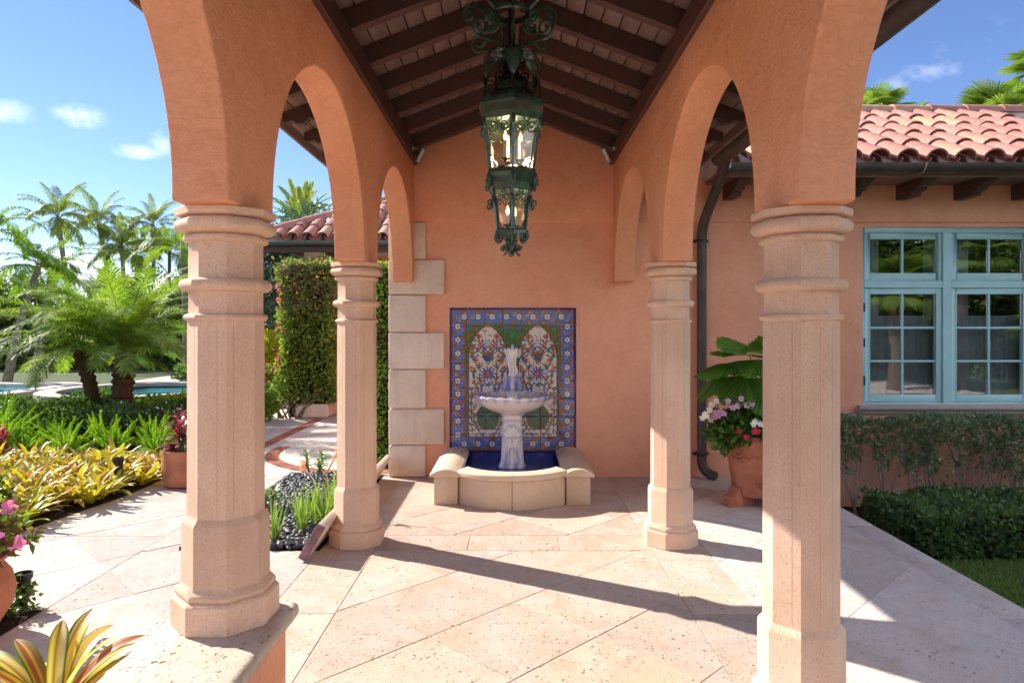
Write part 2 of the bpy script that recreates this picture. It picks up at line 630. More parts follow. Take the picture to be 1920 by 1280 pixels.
BROM = m_attr('bromeliad_leaf', 0.42, 0.35, 0.0, 0.34, objvar=0.16, gain=1.15)
GLAZE = m_attr('glazed_tile', 0.16, 0.5, 0.3, var=0.12)
CERAMIC = m_attr('ceramic', 0.22, 0.5, 0.4, var=0.06)


def m_rooftile():
    m, nt, b = new_mat('roof_tile_clay')
    rnd = nt.node('ShaderNodeObjectInfo').outputs['Random']
    col = nt.ramp(rnd, [(0.0, (0.40, 0.155, 0.12)), (0.45, (0.47, 0.20, 0.15)), (0.75, (0.42, 0.17, 0.13)), (0.9, (0.56, 0.32, 0.18)), (1.0, (0.5, 0.24, 0.15))])
    n = nt.noise(pos_of(nt), 9.0, 5, 0.65)
    col = nt.mix(nt.ramp(n, [(0.35, 0.45), (0.6, 0.0)]), col, (0.20, 0.10, 0.08))
    col = nt.mix(nt.ramp(nt.noise(pos_of(nt), 23.0, 5, 0.7), [(0.5, 0.0), (0.7, 0.5)]), col, (0.55, 0.36, 0.27))
    nt.put(b.inputs['Base Color'], col)
    b.inputs['Roughness'].default_value = 0.75
    nt.put(b.inputs['Normal'], nt.bump(nt.noise(pos_of(nt), 60, 3), 0.3, 0.004))
    return m


def m_glass(name, refl=0.10, tint=(0.9, 0.93, 0.92)):
    m, nt, b = new_mat(name)
    m.node_tree.nodes.remove(b)
    tr = nt.node('ShaderNodeBsdfTransparent', i_Color=tint)
    gl = nt.node('ShaderNodeBsdfGlossy')
    gl.inputs['Roughness'].default_value = 0.01
    gl.inputs['Color'].default_value = (1, 1, 1, 1)
    fr = nt.node('ShaderNodeFresnel', i_IOR=1.5).outputs[0]
    wob = nt.bump(nt.noise(pos_of(nt), 2.5, 2), 0.05, 0.02)
    nt.put(gl.inputs['Normal'], wob)
    mx = nt.node('ShaderNodeMixShader')
    nt.put(mx.inputs[0], nt.math('ADD', fr, refl, clamp=True))
    nt.l.new(tr.outputs[0], mx.inputs[1])
    nt.l.new(gl.outputs[0], mx.inputs[2])
    nt.l.new(mx.outputs[0], m.node_tree.nodes['Material Output'].inputs['Surface'])
    return m


def m_water(name, c, scale, bump, rough=0.04):
    m, nt, b = new_mat(name)
    p = pos_of(nt)
    n = nt.noise(p, scale, 3, 0.5, 0.5)
    nt.put(b.inputs['Base Color'], nt.mix(n, tuple(x * 0.75 for x in c), tuple(min(1, x * 1.25) for x in c)))
    b.inputs['Roughness'].default_value = rough
    nt.put(b.inputs['Normal'], nt.bump(n, bump, 0.02))
    return m


def m_grass():
    m, nt, b = new_mat('grass_ground')
    p = pos_of(nt)
    n1 = nt.noise(p, 0.6, 4, 0.6)
    n2 = nt.noise(p, 45.0, 4, 0.7)
    col = nt.mix(n1, (0.05, 0.085, 0.016), (0.09, 0.13, 0.03))
    col = nt.mix(nt.ramp(n2, [(0.35, 0.6), (0.65, 0.0)]), col, (0.025, 0.04, 0.01))
    nt.put(b.inputs['Base Color'], col)
    b.inputs['Roughness'].default_value = 0.9
    nt.put(b.inputs['Normal'], nt.bump(n2, 0.8, 0.03))
    return m


def m_emit(name, c, k):
    m, nt, b = new_mat(name)
    b.inputs['Base Color'].default_value = (*c, 1)
    b.inputs['Emission Color'].default_value = (*c, 1)
    b.inputs['Emission Strength'].default_value = k
    return m


RTILE = m_rooftile()
GLASS = m_glass('window_glass', 0.11)
LGLASS = m_glass('lantern_glass', 0.05, (0.93, 0.95, 0.93))
POOL = m_water('pool_water', (0.03, 0.24, 0.30), 1.5, 0.25)
BASINW = m_water('basin_water', (0.008, 0.012, 0.16), 14.0, 0.35)
GRASS = m_grass()
BULB = m_emit('bulb_glow', (1.0, 0.60, 0.24), 1.3)
CANDLE = m_plain('candle_sleeve', (0.72, 0.62, 0.48), 0.5, var=0.05)

# ================================================================== THE SETTING
# ground: one sheet to the horizon; lawn beside the house lies lower than the patio
gx = [-400, -60, -20, -8, 0, 1.6, 2.1, 6, 20, 60, 400]
gy = [-400, -60, -20, -5, 0, 5, 10, 20, 60, 150, 400]
gv = [(x, y, -0.03 if x <= 1.6 else -0.30) for y in gy for x in gx]
gf = [(j * len(gx) + i, j * len(gx) + i + 1, (j + 1) * len(gx) + i + 1, (j + 1) * len(gx) + i) for j in range(len(gy) - 1) for i in range(len(gx) - 1)]
ground = struct(MB().add(gv, gf).build('lawn_ground', GRASS))

# ---- patio: bedding slab plus every paving slab as a piece of its own
patio = MB()
patio.box(-1.30, 2.685, -3.0, 6.80, -0.34, -0.0045)
patio.box(-8.0, -1.30, -3.0, 6.90, -0.028, -0.0045)
patio.box(-9.0, 2.58, -4.99, -3.0, -0.34, -0.0045)  # bed of the paving added behind the viewer for bounced light
patio.box(2.59, 12.5, -8.6, -4.4, -0.34, -0.2745)
patio = struct(patio.build('patio', GROUT))


def slab(pts, parent, mat, z=0.0, name='paving_slab', joint=0.0013):
    """one slab: inset for the joint, arrised top edge"""
    area = 0.5 * sum(pts[i - 1][0] * pts[i][1] - pts[i][0] * pts[i - 1][1] for i in range(len(pts)))
    if area < 0:
        pts = pts[::-1]
    if abs(area) < 0.004:
        return None
    clean = []
    for p in pts:
        if not clean or (Vector(p) - Vector(clean[-1])).length > 0.004:
            clean.append(p)
    if (Vector(clean[0]) - Vector(clean[-1])).length < 0.004:
        clean.pop()
    if len(clean) < 3:
        return None
    a, b = inset(clean, joint), inset(clean, joint + 0.0025)
    dz = random.uniform(-0.0012, 0.0012)
    n = len(a)
    cx = sum(p[0] for p in clean) / n
    cy = sum(p[1] for p in clean) / n
    v = [(x, y, z - 0.0085) for x, y in a] + [(x, y, z - 0.002 + dz) for x, y in a] + [(x, y, z + dz) for x, y in b]
    f = [tuple(range(2 * n, 3 * n))]
    for k in (0, n):
        f += [(k + i, k + (i + 1) % n, k + n + (i + 1) % n, k + n + i) for i in range(n)]
    me = bpy.data.meshes.new(name)
    me.from_pydata([(x - cx, y - cy, zz) for x, y, zz in v], [], f)
    me.materials.append(mat)
    return place(name, me, parent, (cx, cy, 0))


def diag_field(x0, x1, y0, y1, mat, parent=patio, hd=0.405, ox=0.0, oy=3.705):
    m0, m1 = int((x0 - ox) / hd) - 2, int((x1 - ox) / hd) + 2
    n0, n1 = int((y0 - oy) / hd) - 2, int((y1 - oy) / hd) + 2
    for m in range(m0, m1 + 1):
        for n in range(n0, n1 + 1):
            if (m + n) % 2 == 0:
                continue            # slab centres lie between the nodes
            cx, cy = ox + m * hd, oy + n * hd
            P = clip_poly([(cx, cy - hd), (cx + hd, cy), (cx, cy + hd), (cx - hd, cy)], x0, x1, y0, y1)
            if P:
                slab(P, parent, mat)


def strip(x0, x1, y0, y1, mat, n, along='y', parent=patio, name='paving_slab'):
    for i in range(n):
        if along == 'y':
            a, b = y0 + (y1 - y0) * i / n, y0 + (y1 - y0) * (i + 1) / n
            slab([(x0, a), (x1, a), (x1, b), (x0, b)], parent, mat, name=name)
        else:
            a, b = x0 + (x1 - x0) * i / n, x0 + (x1 - x0) * (i + 1) / n
            slab([(a, y0), (b, y0), (b, y1), (a, y1)], parent, mat, name=name)


BX, BW = 0.93, 1.29
for (y0, y1) in ((0.6, 2.41), (2.75, 4.555), (4.89, 6.78)):
    diag_field(-BX, BX, y0, y1, FLOOR)
for (y0, y1) in ((2.41, 2.75), (4.555, 4.89)):
    strip(-BX, BX, y0, y1, FLOOR, 3 if y0 < 3 else 3, 'x')
for sx in (-1, 1):
    xa, xb = sorted((sx * BX, sx * BW))
    strip(xa, xb, 0.5, 2.75, FLOOR, 3)
    strip(xa, xb, 2.75, 6.80, FLOOR, 5)
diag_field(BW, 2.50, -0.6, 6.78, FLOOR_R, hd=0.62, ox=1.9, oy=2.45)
# nosing slabs along the raised edge
for i in range(9):
    y0, y1 = -0.6 + i * 0.82, -0.6 + (i + 1) * 0.82
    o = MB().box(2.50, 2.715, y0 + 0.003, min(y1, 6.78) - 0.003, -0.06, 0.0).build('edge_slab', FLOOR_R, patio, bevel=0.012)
diag_field(-2.48, -BW, 2.50, 4.55, FLOOR_L, hd=0.52, ox=-1.6, oy=3.3)
diag_field(-7.6, -2.48, 3.62, 4.87, FLOOR_L, hd=0.52, ox=-1.6, oy=3.3)
diag_field(-3.42, -2.22, 4.55, 6.90, FLOOR_L, hd=0.52, ox=-1.6, oy=3.3) if False else None
diag_field(-3.42, -2.48, 4.87, 6.90, FLOOR_L, hd=0.52, ox=-1.6, oy=3.3)
diag_field(-2.48, -2.22, 4.55, 6.90, FLOOR_L, hd=0.52, ox=-1.6, oy=3.3)

# unseen pale paving added behind the viewer to bounce sunlight back
for i in range(13):
    for j in range(4):
        x0, y0 = -8.9 + i * 1.64, -4.9 + j * 1.0 - (3.6 if i > 6 else 0) + (0 if i > 6 else 0)
        slab([(x0, y0), (x0 + 1.64, y0), (x0 + 1.64, y0 + 1.0), (x0, y0 + 1.0)], patio, FLOOR_L, z=(-0.27 if i > 6 else 0.0))

# ---- path beyond, pale concrete with a brick ribbon
path = struct(MB().box(-4.6, -1.20, 6.90, 16.0, -0.028, -0.012).build('garden_path', CONCRETE))
for i in range(3):
    for j in range(7):
        x0, y0 = -4.5 + i * 1.1, 6.91 + j * 1.25
        slab([(x0, y0), (x0 + 1.1, y0), (x0 + 1.1, y0 + 1.25), (x0, y0 + 1.25)], path, CONCRETE, -0.006, joint=0.0013)
bm_brick = MB().box(-0.052, 0.052, -0.075, 0.075, -0.01, 0.006).mesh('brick', BRICK, bevel=0.004, seg=1)
bc, br = (-1.60, 8.25), 1.25
nb = 44
for i in range(nb):
    a = radians(172) + radians(125) * i / nb
    place('brick', bm_brick, path, (bc[0] + br * cos(a), bc[1] + br * sin(a), -0.004), (0, 0, a + pi / 2), (1.0 * br * radians(125) / nb / 0.104 * 0.93, 1, 1))
for i in range(24):
    place('brick', bm_brick, path, (-3.13, 8.38 + i * 0.11, -0.004), (0, 0, pi / 2))

# ================================================================== PAVILION
PX = 1.085                 # column line
YC = (0.43, 2.58, 4.73)    # column stations
HALF = 0.22                # half pier depth
Z_SP = 1.93
Y_BACK = 6.78
pav = thing('arcade_pavilion', 'peach stucco arcade with round arches and dark timber gable roof', 'pavilion', (0, 3.6, 0))


def arch_wall(sx):
    xo, xi = sx * 1.185, sx * 0.985
    bottoms = [(y - HALF, y + HALF) for y in YC] + [(6.66, Y_BACK - 0.003)]
    pts = [(bottoms[0][0], Z_SP)]
    for k, (a, b) in enumerate(bottoms):
        if k == 0:
            pts.append((b, Z_SP))
        else:
            ya = bottoms[k - 1][1]
            r = (a - ya) / 2
            c = (a + ya) / 2
            zs = Z_SP + 0.04
            n = 40
            for i in range(n + 1):
                t = pi - pi * i / n
                pts.append((c + r * cos(t), zs + r * sin(t)))
            pts.append((a, Z_SP))
            pts.append((b, Z_SP))
    pts += [(Y_BACK - 0.003, 3.14), (bottoms[0][0], 3.14)]
    m = MB().prism(pts, 'x', min(xo, xi), max(xo, xi))
    o = m.build('arch_wall', PEACH, pav, bevel=0.010, seg=3, angle=50)
    return o


for sx in (-1, 1):
    arch_wall(sx)

RZ0, RSL = 3.60, 0.385      # rafter underside: z = RZ0 - RSL*|x|
EAVE = 1.72
RD = 0.14                   # rafter depth (vertical)


def rz(x):
    return RZ0 - RSL * abs(x)


def rafter_mesh(sx):
    # outline in x,z with an ogee tail
    top = [(0.0, rz(0) + RD), (EAVE, rz(EAVE) + RD)]
    tail = [(EAVE, rz(EAVE) + 0.085), (EAVE - 0.03, rz(EAVE - 0.03) + 0.055), (EAVE - 0.085, rz(EAVE - 0.085) + 0.050),
            (EAVE - 0.10, rz(EAVE - 0.10) + 0.02), (EAVE - 0.16, rz(EAVE - 0.16) - 0.0), (EAVE - 0.20, rz(EAVE - 0.2) + 0.028),
            (EAVE - 0.235, rz(EAVE - 0.235) + 0.002)]
    pts = top + tail + [(0.0, rz(0))]
    pts = [(sx * x, z) for x, z in pts]
    return MB().prism(pts, 'y', -0.035, 0.035).mesh('rafter', WOOD, bevel=0.004, seg=1)


raf = {sx: rafter_mesh(sx) for sx in (-1, 1)}
ry = [6.70 - 0.532 * i for i in range(14)]
for y in ry:
    for sx in (-1, 1):
        place('rafter', raf[sx], pav, (0, y - 3.6, 0))
# wall plates
for sx in (-1, 1):
    a, b = sorted((sx * 0.950, sx * 1.215))
    MB().box(a, b, 0.0, Y_BACK - 0.004, 3.085, 3.235).build('wall_plate', WOOD, pav, bevel=0.006, seg=1)
MB().box(-0.04, 0.04, -0.28, Y_BACK - 0.004, 3.585, 3.76).build('ridge_beam', WOOD, pav, bevel=0.004, seg=1)
# sheathing planks along the roof, one by one
pw = 0.125
npl = 15
for sx in (-1, 1):
    for i in range(npl):
        xa, xb = i * pw * 0.934 + 0.004, (i + 1) * pw * 0.934 - 0.004
        xa += 0.035 if i == 0 else 0
        za, zb = rz(xa) + RD + 0.002, rz(xb) + RD + 0.002
        P = [(sx * xa, za), (sx * xb, zb), (sx * xb, zb + 0.022), (sx * xa, za + 0.022)]
        MB().prism(P, 'y', -0.30, Y_BACK - 0.004).build('roof_plank', PLANK, pav, bevel=0.003, seg=1)
# roof deck over the planks, fascia
for sx in (-1, 1):
    P = [(0, RZ0 + RD + 0.03), (sx * 1.77, rz(1.77) + RD + 0.03), (sx * 1.77, rz(1.77) + RD + 0.06), (0, RZ0 + RD + 0.06)]
    MB().prism(P, 'y', -0.32, Y_BACK + 0.6).build('roof_deck', WOOD, pav)
    a, b = sorted((sx * 1.752, sx * 1.775))
    MB().box(a, b, -0.32, Y_BACK - 0.08, rz(1.77) + 0.075, rz(1.77) + RD + 0.028).build('fascia', PLANK, pav, bevel=0.003, seg=1)


# clay barrel tiles
def barrel_mesh(L=0.52, r0=0.105, r1=0.088, th=0.014, down=False, n=9):
    v, f = [], []
    for (y, r) in ((0, r0), (L, r1)):
        for rr in (r, r - th):
            for i in range(n):
                a = pi * i / (n - 1)
                v.append((rr * cos(a), y, (rr * sin(a)) * (-0.75 if down else 0.92)))
    for i in range(n - 1):
        f += [(i, i + 1, 2 * n + i + 1, 2 * n + i), (n + i, 3 * n + i, 3 * n + i + 1, n + i + 1),
              (i, n + i, n + i + 1, i + 1), (2 * n + i, 2 * n + i + 1, 3 * n + i + 1, 3 * n + i)]
    f += [(0, 2 * n, 3 * n, n), (n - 1, 2 * n - 1, 4 * n - 1, 3 * n - 1)]
    return MB().add(v, f).mesh('roof_tile', RTILE, smooth=50)


COVER, PAN, RIDGE = barrel_mesh(), barrel_mesh(down=True), barrel_mesh(0.48, 0.13, 0.115)
# pavilion roof covering: out of sight from below, one covering per slope
for sx in (-1, 1):
    v, f = [], []
    nx, ny = 2, 400
    for j in range(ny + 1):
        y = -0.35 + (Y_BACK + 0.9) * j / ny
        for i in range(nx + 1):
            x = 1.80 * i / nx
            v.append((sx * x, y, rz(x) + RD + 0.11 + 0.05 * abs(sin(y * pi / 0.26))))
    for j in range(ny):
        for i in range(nx):
            k = j * (nx + 1) + i
            f.append((k, k + 1, k + nx + 2, k + nx + 1))
    MB().add(v, f).build('tile_covering', RTILE, pav, smooth=60)


# half-round gutter profile
def gutter_pts(r=0.065, n=10, th=0.006):
    o = [(r * cos(pi + pi * i / n), r * sin(pi + pi * i / n)) for i in range(n + 1)]
    q = [((r - th) * cos(2 * pi - pi * i / n), (r - th) * sin(2 * pi - pi * i / n)) for i in range(n + 1)]
    return o + q


gut = MB().prism([(1.845 + x, 2.995 + z) for x, z in gutter_pts(0.075)], 'y', -0.3, 6.12).build('gutter', BRONZE, pav, smooth=40)
for y in (1.2, 2.45, 3.7, 4.95):
    MB().prism([(1.845 + x * 1.07, 2.995 + z * 1.07) for x, z in gutter_pts(0.075, th=0.005)], 'y', y - 0.02, y + 0.02).build('gutter_strap', BRONZE, gut, smooth=40)


# ================================================================== COLUMNS
def torus_prof(r_in, r_out, z0, z1, n=8):
    zc, h = (z0 + z1) / 2, (z1 - z0) / 2
    return [(r_in + (r_out - r_in) * (cos(pi / 2 - pi * i / n) if 0 < i < n else 0), zc + h * -cos(pi * i / n)) for i in range(n + 1)]


K8 = 1 / cos(pi / 8)
SEAM = m_plain('mortar', (0.42, 0.28, 0.19), 0.9)


def column(loc, base_z, label):
    c = thing('stone_column', label, 'column', (loc[0], loc[1], base_z), 0, 'octagonal columns of the arcade')
    o = (0, 0, 0)
    zt = Z_SP - base_z
    up = lambda P: [(r * K8, z) for r, z in P]

    def p(name, prof):
        me = MB().lathe(up(prof), 8, (0, 0, 0), pi / 8).mesh(name, STONE, smooth=32)
        return place(name, me, c)
    p('plinth', [(0.172, 0.0), (0.175, 0.004), (0.175, 0.10), (0.170, 0.108), (0.163, 0.112)])
    p('base', [(0.158, 0.112), (0.163, 0.120), (0.163, 0.130), (0.155, 0.142), (0.146, 0.150), (0.143, 0.160), (0.143, 0.372), (0.1405, 0.380), (0.128, 0.396), (0.126, 0.40)])
    p('shaft', [(0.1255, 0.398), (0.1245, zt - 0.412)])
    cap = [(0.120, zt - 0.414)] + torus_prof(0.126, 0.137, zt - 0.412, zt - 0.388)
    cap += [(0.121, zt - 0.386), (0.121, zt - 0.308)] + torus_prof(0.122, 0.152, zt - 0.306, zt - 0.256)
    cap += [(0.121, zt - 0.254), (0.121, zt - 0.128)] + torus_prof(0.122, 0.139, zt - 0.126, zt - 0.096)
    cap += [(0.130, zt - 0.094)] + torus_prof(0.132, 0.167, zt - 0.092, zt - 0.034)
    cap += [(0.150, zt - 0.032), (0.164, zt - 0.028), (0.165, zt - 0.004), (0.162, zt - 0.001)]
    cp_ = p('capital', cap)
    # mortar seams down the stone drums
    for (fa, off) in ((-pi / 2, 0.018), (-pi / 2 + pi / 4, -0.025), (-pi / 2 - pi / 4, 0.02)):
        nx, ny = cos(fa), sin(fa)
        c0 = (nx * 0.1247 - ny * off, ny * 0.1247 + nx * off)
        q = MB()
        q.tube([(c0[0], c0[1], 0.42), (c0[0] - nx * 0.0008, c0[1] - ny * 0.0008, zt - 0.43)], 0.0013, 4)
        place('mortar_seam', q.mesh('mortar_seam', SEAM), c)
    return c


column((-PX, YC[1]), 0.40, 'large octagonal stone column standing on the low stuccoed wall')
column((PX, YC[1]), 0.0, 'large octagonal stone column in front of the potted fan palm')
column((-PX, YC[2]), 0.0, 'octagonal stone column with a slab leaning on its foot beside the pebble bed')
column((PX, YC[2]), 0.0, 'octagonal stone column between the fountain and the drainpipe')

column((-PX, YC[0]), 0.40, 'octagonal stone column at the viewer end of the low stuccoed wall')
column((PX, YC[0]), 0.0, 'octagonal stone column standing on the paving beside the viewer')

# low wall under the near column
lw = thing('low_wall', 'low peach stucco wall with pitted stone coping under the large column', 'wall', (-PX, 1.2, 0))
MB().box(-1.27, -0.895, -0.6, 2.69, 0.0, 0.335).build('wall_body', PEACH, lw, bevel=0.01)
for i, (a, b) in enumerate(((-0.6, 0.62), (0.62, 1.66), (1.66, 2.745))):
    MB().box(-1.305, -0.855, a + 0.002, b - 0.002, 0.337, 0.40).build('coping', COPING, lw, bevel=0.028, seg=4)

# ================================================================== HOUSE
house = thing('house', 'peach stucco house with blue windows, stone quoins and clay tile roof', 'house', (2.0, Y_BACK, -0.4))
WX0, WX1, WZ0, WZ1 = 3.464, 5.165, 0.715, 2.475
w = MB()
T = 0.22
ZL = 2.52
w.box(-1.20, WX0, Y_BACK, Y_BACK + T, -0.45, ZL)
w.box(WX0, WX1, Y_BACK, Y_BACK + T, -0.45, WZ0)
w.box(WX0, WX1, Y_BACK, Y_BACK + T, WZ1, ZL)
w.box(WX1, 9.0, Y_BACK, Y_BACK + T, -0.45, ZL)
w.build('wall', PEACH_H, house)
# upper wall stands a little proud: gable over the fountain, frieze over the window
g = MB().prism([(-1.20, ZL), (9.0, ZL), (9.0, 3.02), (1.30, 3.02), (1.30, 3.10), (0, 3.60), (-1.20, 3.14)], 'y', Y_BACK - 0.022, Y_BACK + T)
g.build('upper_wall', PEACH_H, house, bevel=0.008, seg=2, angle=60)
g = MB().prism([(-1.80, 2.92), (1.80, 2.92), (0, 3.70)], 'y', Y_BACK + 0.25, Y_BACK + 0.35).build('gable_infill', PEACH_H, house)
MB().box(-1.16, -0.98, Y_BACK + T + 0.003, 11.5, -0.1, 2.9).build('side_wall', PEACH_H, house)
# quoins
edges = [893, 833, 765, 692, 623, 553, 487, 417]
for i in range(7):
    za = max(0.0, 1.5 + (610 - edges[i]) / 188.8)
    zb = 1.5 + (610 - edges[i + 1]) / 188.8
    wide = i % 2 == 1
    x1 = -0.683 if wide else -0.868
    if i == 6:
        x1 = -0.868
    y1 = Y_BACK + (0.35 if not wide else 0.18)
    MB().box(-1.235, x1, Y_BACK - 0.045, Y_BACK + T + 0.03, za + 0.004, zb - 0.004).build('quoin', STONE_Q, house, bevel=0.014, seg=3)

# roof over the right wing
Ye, Ze, SL = 6.20, 2.985, 0.5
roof = MB().prism([(Ye - 0.02, Ze - 0.03), (8.35, Ze - 0.03 + SL * (8.35 - Ye + 0.02)), (10.6, Ze - 0.03), (10.6, Ze - 0.06), (Ye - 0.02, Ze - 0.06)], 'x', 1.86, 9.0)
roof = roof.build('roof', GROUT, house)
ang = math.atan(SL)
H0 = Vector((2.0, Y_BACK, -0.4))
rowlen = 0.455
for r in range(5):
    s = -0.03 + r * rowlen
    y, z = Ye + s * cos(ang), Ze + s * sin(ang)
    for i in range(15):
        x = 2.02 + 0.258 * i
        p = Vector((x + random.uniform(-.006, .006), y, z + 0.035)) - H0
        place('roof_tile', COVER, roof, p, (ang + random.uniform(-.012, .012) - 0.02, 0, random.uniform(-.012, .012)))
        if r < 2:
            place('roof_tile', PAN, roof, Vector((x + 0.129, y + 0.02, z + 0.052)) - H0, (ang - 0.02, 0, 0))
for i in range(10):
    p = Vector((1.95 + 0.44 * i, 8.33, Ze + SL * 2.15 + 0.01)) - H0
    place('roof_tile', RIDGE, roof, p, (0, radians(random.uniform(-1, 1)), -pi / 2))
MB().prism([(8.33 - 0.16, Ze + SL * 2.0 - 0.0), (8.33 + 0.16, Ze + SL * 2.0), (8.33 + 0.10, Ze + SL * 2.15 + 0.01), (8.33 - 0.10, Ze + SL * 2.15 + 0.01)], 'x', 1.9, 6.4).build('ridge_mortar', GROUT, roof)
MB().prism([(Ye - 0.085 + x, Ze - 0.045 + z) for x, z in gutter_pts(0.078)], 'x', 1.93, 9.0).build('gutter', BRONZE, house, smooth=40)
MB().box(1.9, 9.0, Ye - 0.01, Ye + 0.012, Ze - 0.14, Ze - 0.062).build('fascia', PLANK, house)
for i in range(6):
    x = 2.2 + 1.45 * i
    t = []
    for k in range(9):
        a = pi + pi * k / 8
        t.append((x, Ye - 0.085 + 0.081 * cos(a), Ze - 0.045 + 0.081 * sin(a)))
    MB().tube(t, 0.006, 6).build('gutter_hanger', SILVER, house)
MB().box(1.9, 9.0, Ye + 0.013, Y_BACK - 0.03, Ze - 0.10, Ze - 0.065).build('soffit', PLANK, house)
corb = MB().prism([(0.0, 0.0), (-0.50, 0.0), (-0.50, -0.05), (-0.44, -0.06), (-0.43, -0.085), (-0.36, -0.09), (-0.35, -0.115), (-0.27, -0.12), (-0.26, -0.15), (0.0, -0.15)], 'x', -0.05, 0.05).mesh('rafter_tail', WOOD, bevel=0.004, seg=1)
for i in range(13):
    place('rafter_tail', corb, house, Vector((2.12 + 0.57 * i, Y_BACK - 0.024, Ze - 0.101)) - H0)

# window: frame, sashes, each pane
win = MB()
fy0, fy1 = Y_BACK + 0.015, Y_BACK + 0.12
fw = 0.028
win.box(WX0, WX0 + fw, fy0, fy1, WZ0, WZ1)
win.box(WX1 - fw, WX1, fy0, fy1, WZ0, WZ1)
win.box(WX0 + fw, WX1 - fw, fy0, fy1, WZ1 - 0.055, WZ1)
win.box(WX0 + fw, WX1 - fw, fy0, fy1, WZ0, WZ0 + 0.02)
mx = (WX0 + WX1) / 2
win.box(mx - 0.042, mx + 0.042, fy0 - 0.005, fy1, WZ0 + 0.02, WZ1 - 0.055)
for a, b in ((WX0 + fw, mx - 0.042), (mx + 0.042, WX1 - fw)):
    win.box(a, b, fy0 - 0.003, fy1, 1.872, 1.945)
win = win.build('window', BLUEPAINT, house, bevel=0.003, seg=1)


def sash(x0, x1, z0, z1, rows):
    y0, y1 = fy0 + 0.012, fy0 + 0.062
    st = 0.058
    b = 0.072
    m = MB()
    m.box(x0, x0 + st, y0, y1, z0, z1)
    m.box(x1 - st, x1, y0, y1, z0, z1)
    m.box(x0 + st, x1 - st, y0, y1, z1 - st, z1)
    m.box(x0 + st, x1 - st, y0, y1, z0, z0 + b)
    xm = (x0 + x1) / 2
    m.box(xm - 0.011, xm + 0.011, y0 + 0.008, y1 - 0.008, z0 + b, z1 - st)
    h = (z1 - st - z0 - b) / rows
    for k in range(1, rows):
        z = z0 + b + h * k
        for a, c in ((x0 + st, xm - 0.011), (xm + 0.011, x1 - st)):
            m.box(a, c, y0 + 0.009, y1 - 0.009, z - 0.011, z + 0.011)
    m.build('sash', BLUEPAINT, win, bevel=0.003, seg=1)
    for k in range(rows):
        for a, c in ((x0 + st, xm - 0.011), (xm + 0.011, x1 - st)):
            za = z0 + b + h * k + (0.011 if k else 0)
            zb = z0 + b + h * (k + 1) - (0.011 if k < rows - 1 else 0)
            o = MB().box(a + .001, c - .001, y0 + 0.021, y0 + 0.026, za + .001, zb - .001).build('pane', GLASS, win)
            o.rotation_euler = (0, 0, 0)


for a, b in ((WX0 + fw + 0.004, mx - 0.046), (mx + 0.046, WX1 - fw - 0.004)):
    sash(a, b, 1.949, WZ1 - 0.059, 1)
    sash(a, b, WZ0 + 0.024, 1.868, 3)
for z in (0.95, 1.33, 1.68):
    MB().tube([(WX0 + 0.026, fy0 - 0.002, z - 0.045), (WX0 + 0.026, fy0 - 0.002, z + 0.045)], 0.008, 8).build('hinge', BLACK, win)
sl = MB().prism([(Y_BACK - 0.075, 0.712), (Y_BACK + 0.10, 0.712), (Y_BACK + 0.10, 0.625), (Y_BACK - 0.035, 0.625), (Y_BACK - 0.04, 0.655), (Y_BACK - 0.065, 0.667), (Y_BACK - 0.075, 0.68)], 'x', WX0 - 0.055, WX1 + 0.055)
sl.build('sill', STONE_W, win, bevel=0.005)
# curtains and room behind the glass
for (x0, x1, z0, z1, dens, name) in ((WX0 + 0.02, WX1 - 0.02, 0.65, 1.60, 62, 'sheer_curtain'), (WX0 - 0.1, WX0 + 0.30, 0.65, 2.6, 30, 'curtain'), (mx - 0.08, mx + 0.38, 0.65, 2.6, 30, 'curtain')):
    n = 160
    v, f = [], []
    for i in range(n + 1):
        x = x0 + (x1 - x0) * i / n
        dy = 0.012 * sin(dens * x) + 0.006 * sin(dens * 2.3 * x + 1)
        yy = Y_BACK + (0.20 if name == 'sheer_curtain' else 0.27) + dy
        v += [(x, yy, z0), (x, yy, z1)]
    f = [(2 * i, 2 * i + 2, 2 * i + 3, 2 * i + 1) for i in range(n)]
    MB().add(v, f).build(name, CURTAIN, win, smooth=180)
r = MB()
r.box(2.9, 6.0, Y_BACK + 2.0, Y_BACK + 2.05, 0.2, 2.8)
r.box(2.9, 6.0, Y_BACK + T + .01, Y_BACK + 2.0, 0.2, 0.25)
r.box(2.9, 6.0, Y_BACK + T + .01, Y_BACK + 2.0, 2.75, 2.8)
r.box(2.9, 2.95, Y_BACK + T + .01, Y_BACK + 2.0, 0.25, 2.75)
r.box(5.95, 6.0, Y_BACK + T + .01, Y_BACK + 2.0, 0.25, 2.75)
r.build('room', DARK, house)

# drainpipe
dp = thing('drainpipe', 'grey bronze drainpipe with swan neck against the peach wall', 'drainpipe', (1.85, 6.7, 0))
P = [(1.88, 6.05, 2.99), (1.885, 6.12, 2.93), (1.905, 6.25, 2.86), (1.90, 6.40, 2.77), (1.87, 6.58, 2.60), (1.855, 6.69, 2.48), (1.85, 6.712, 2.36)]
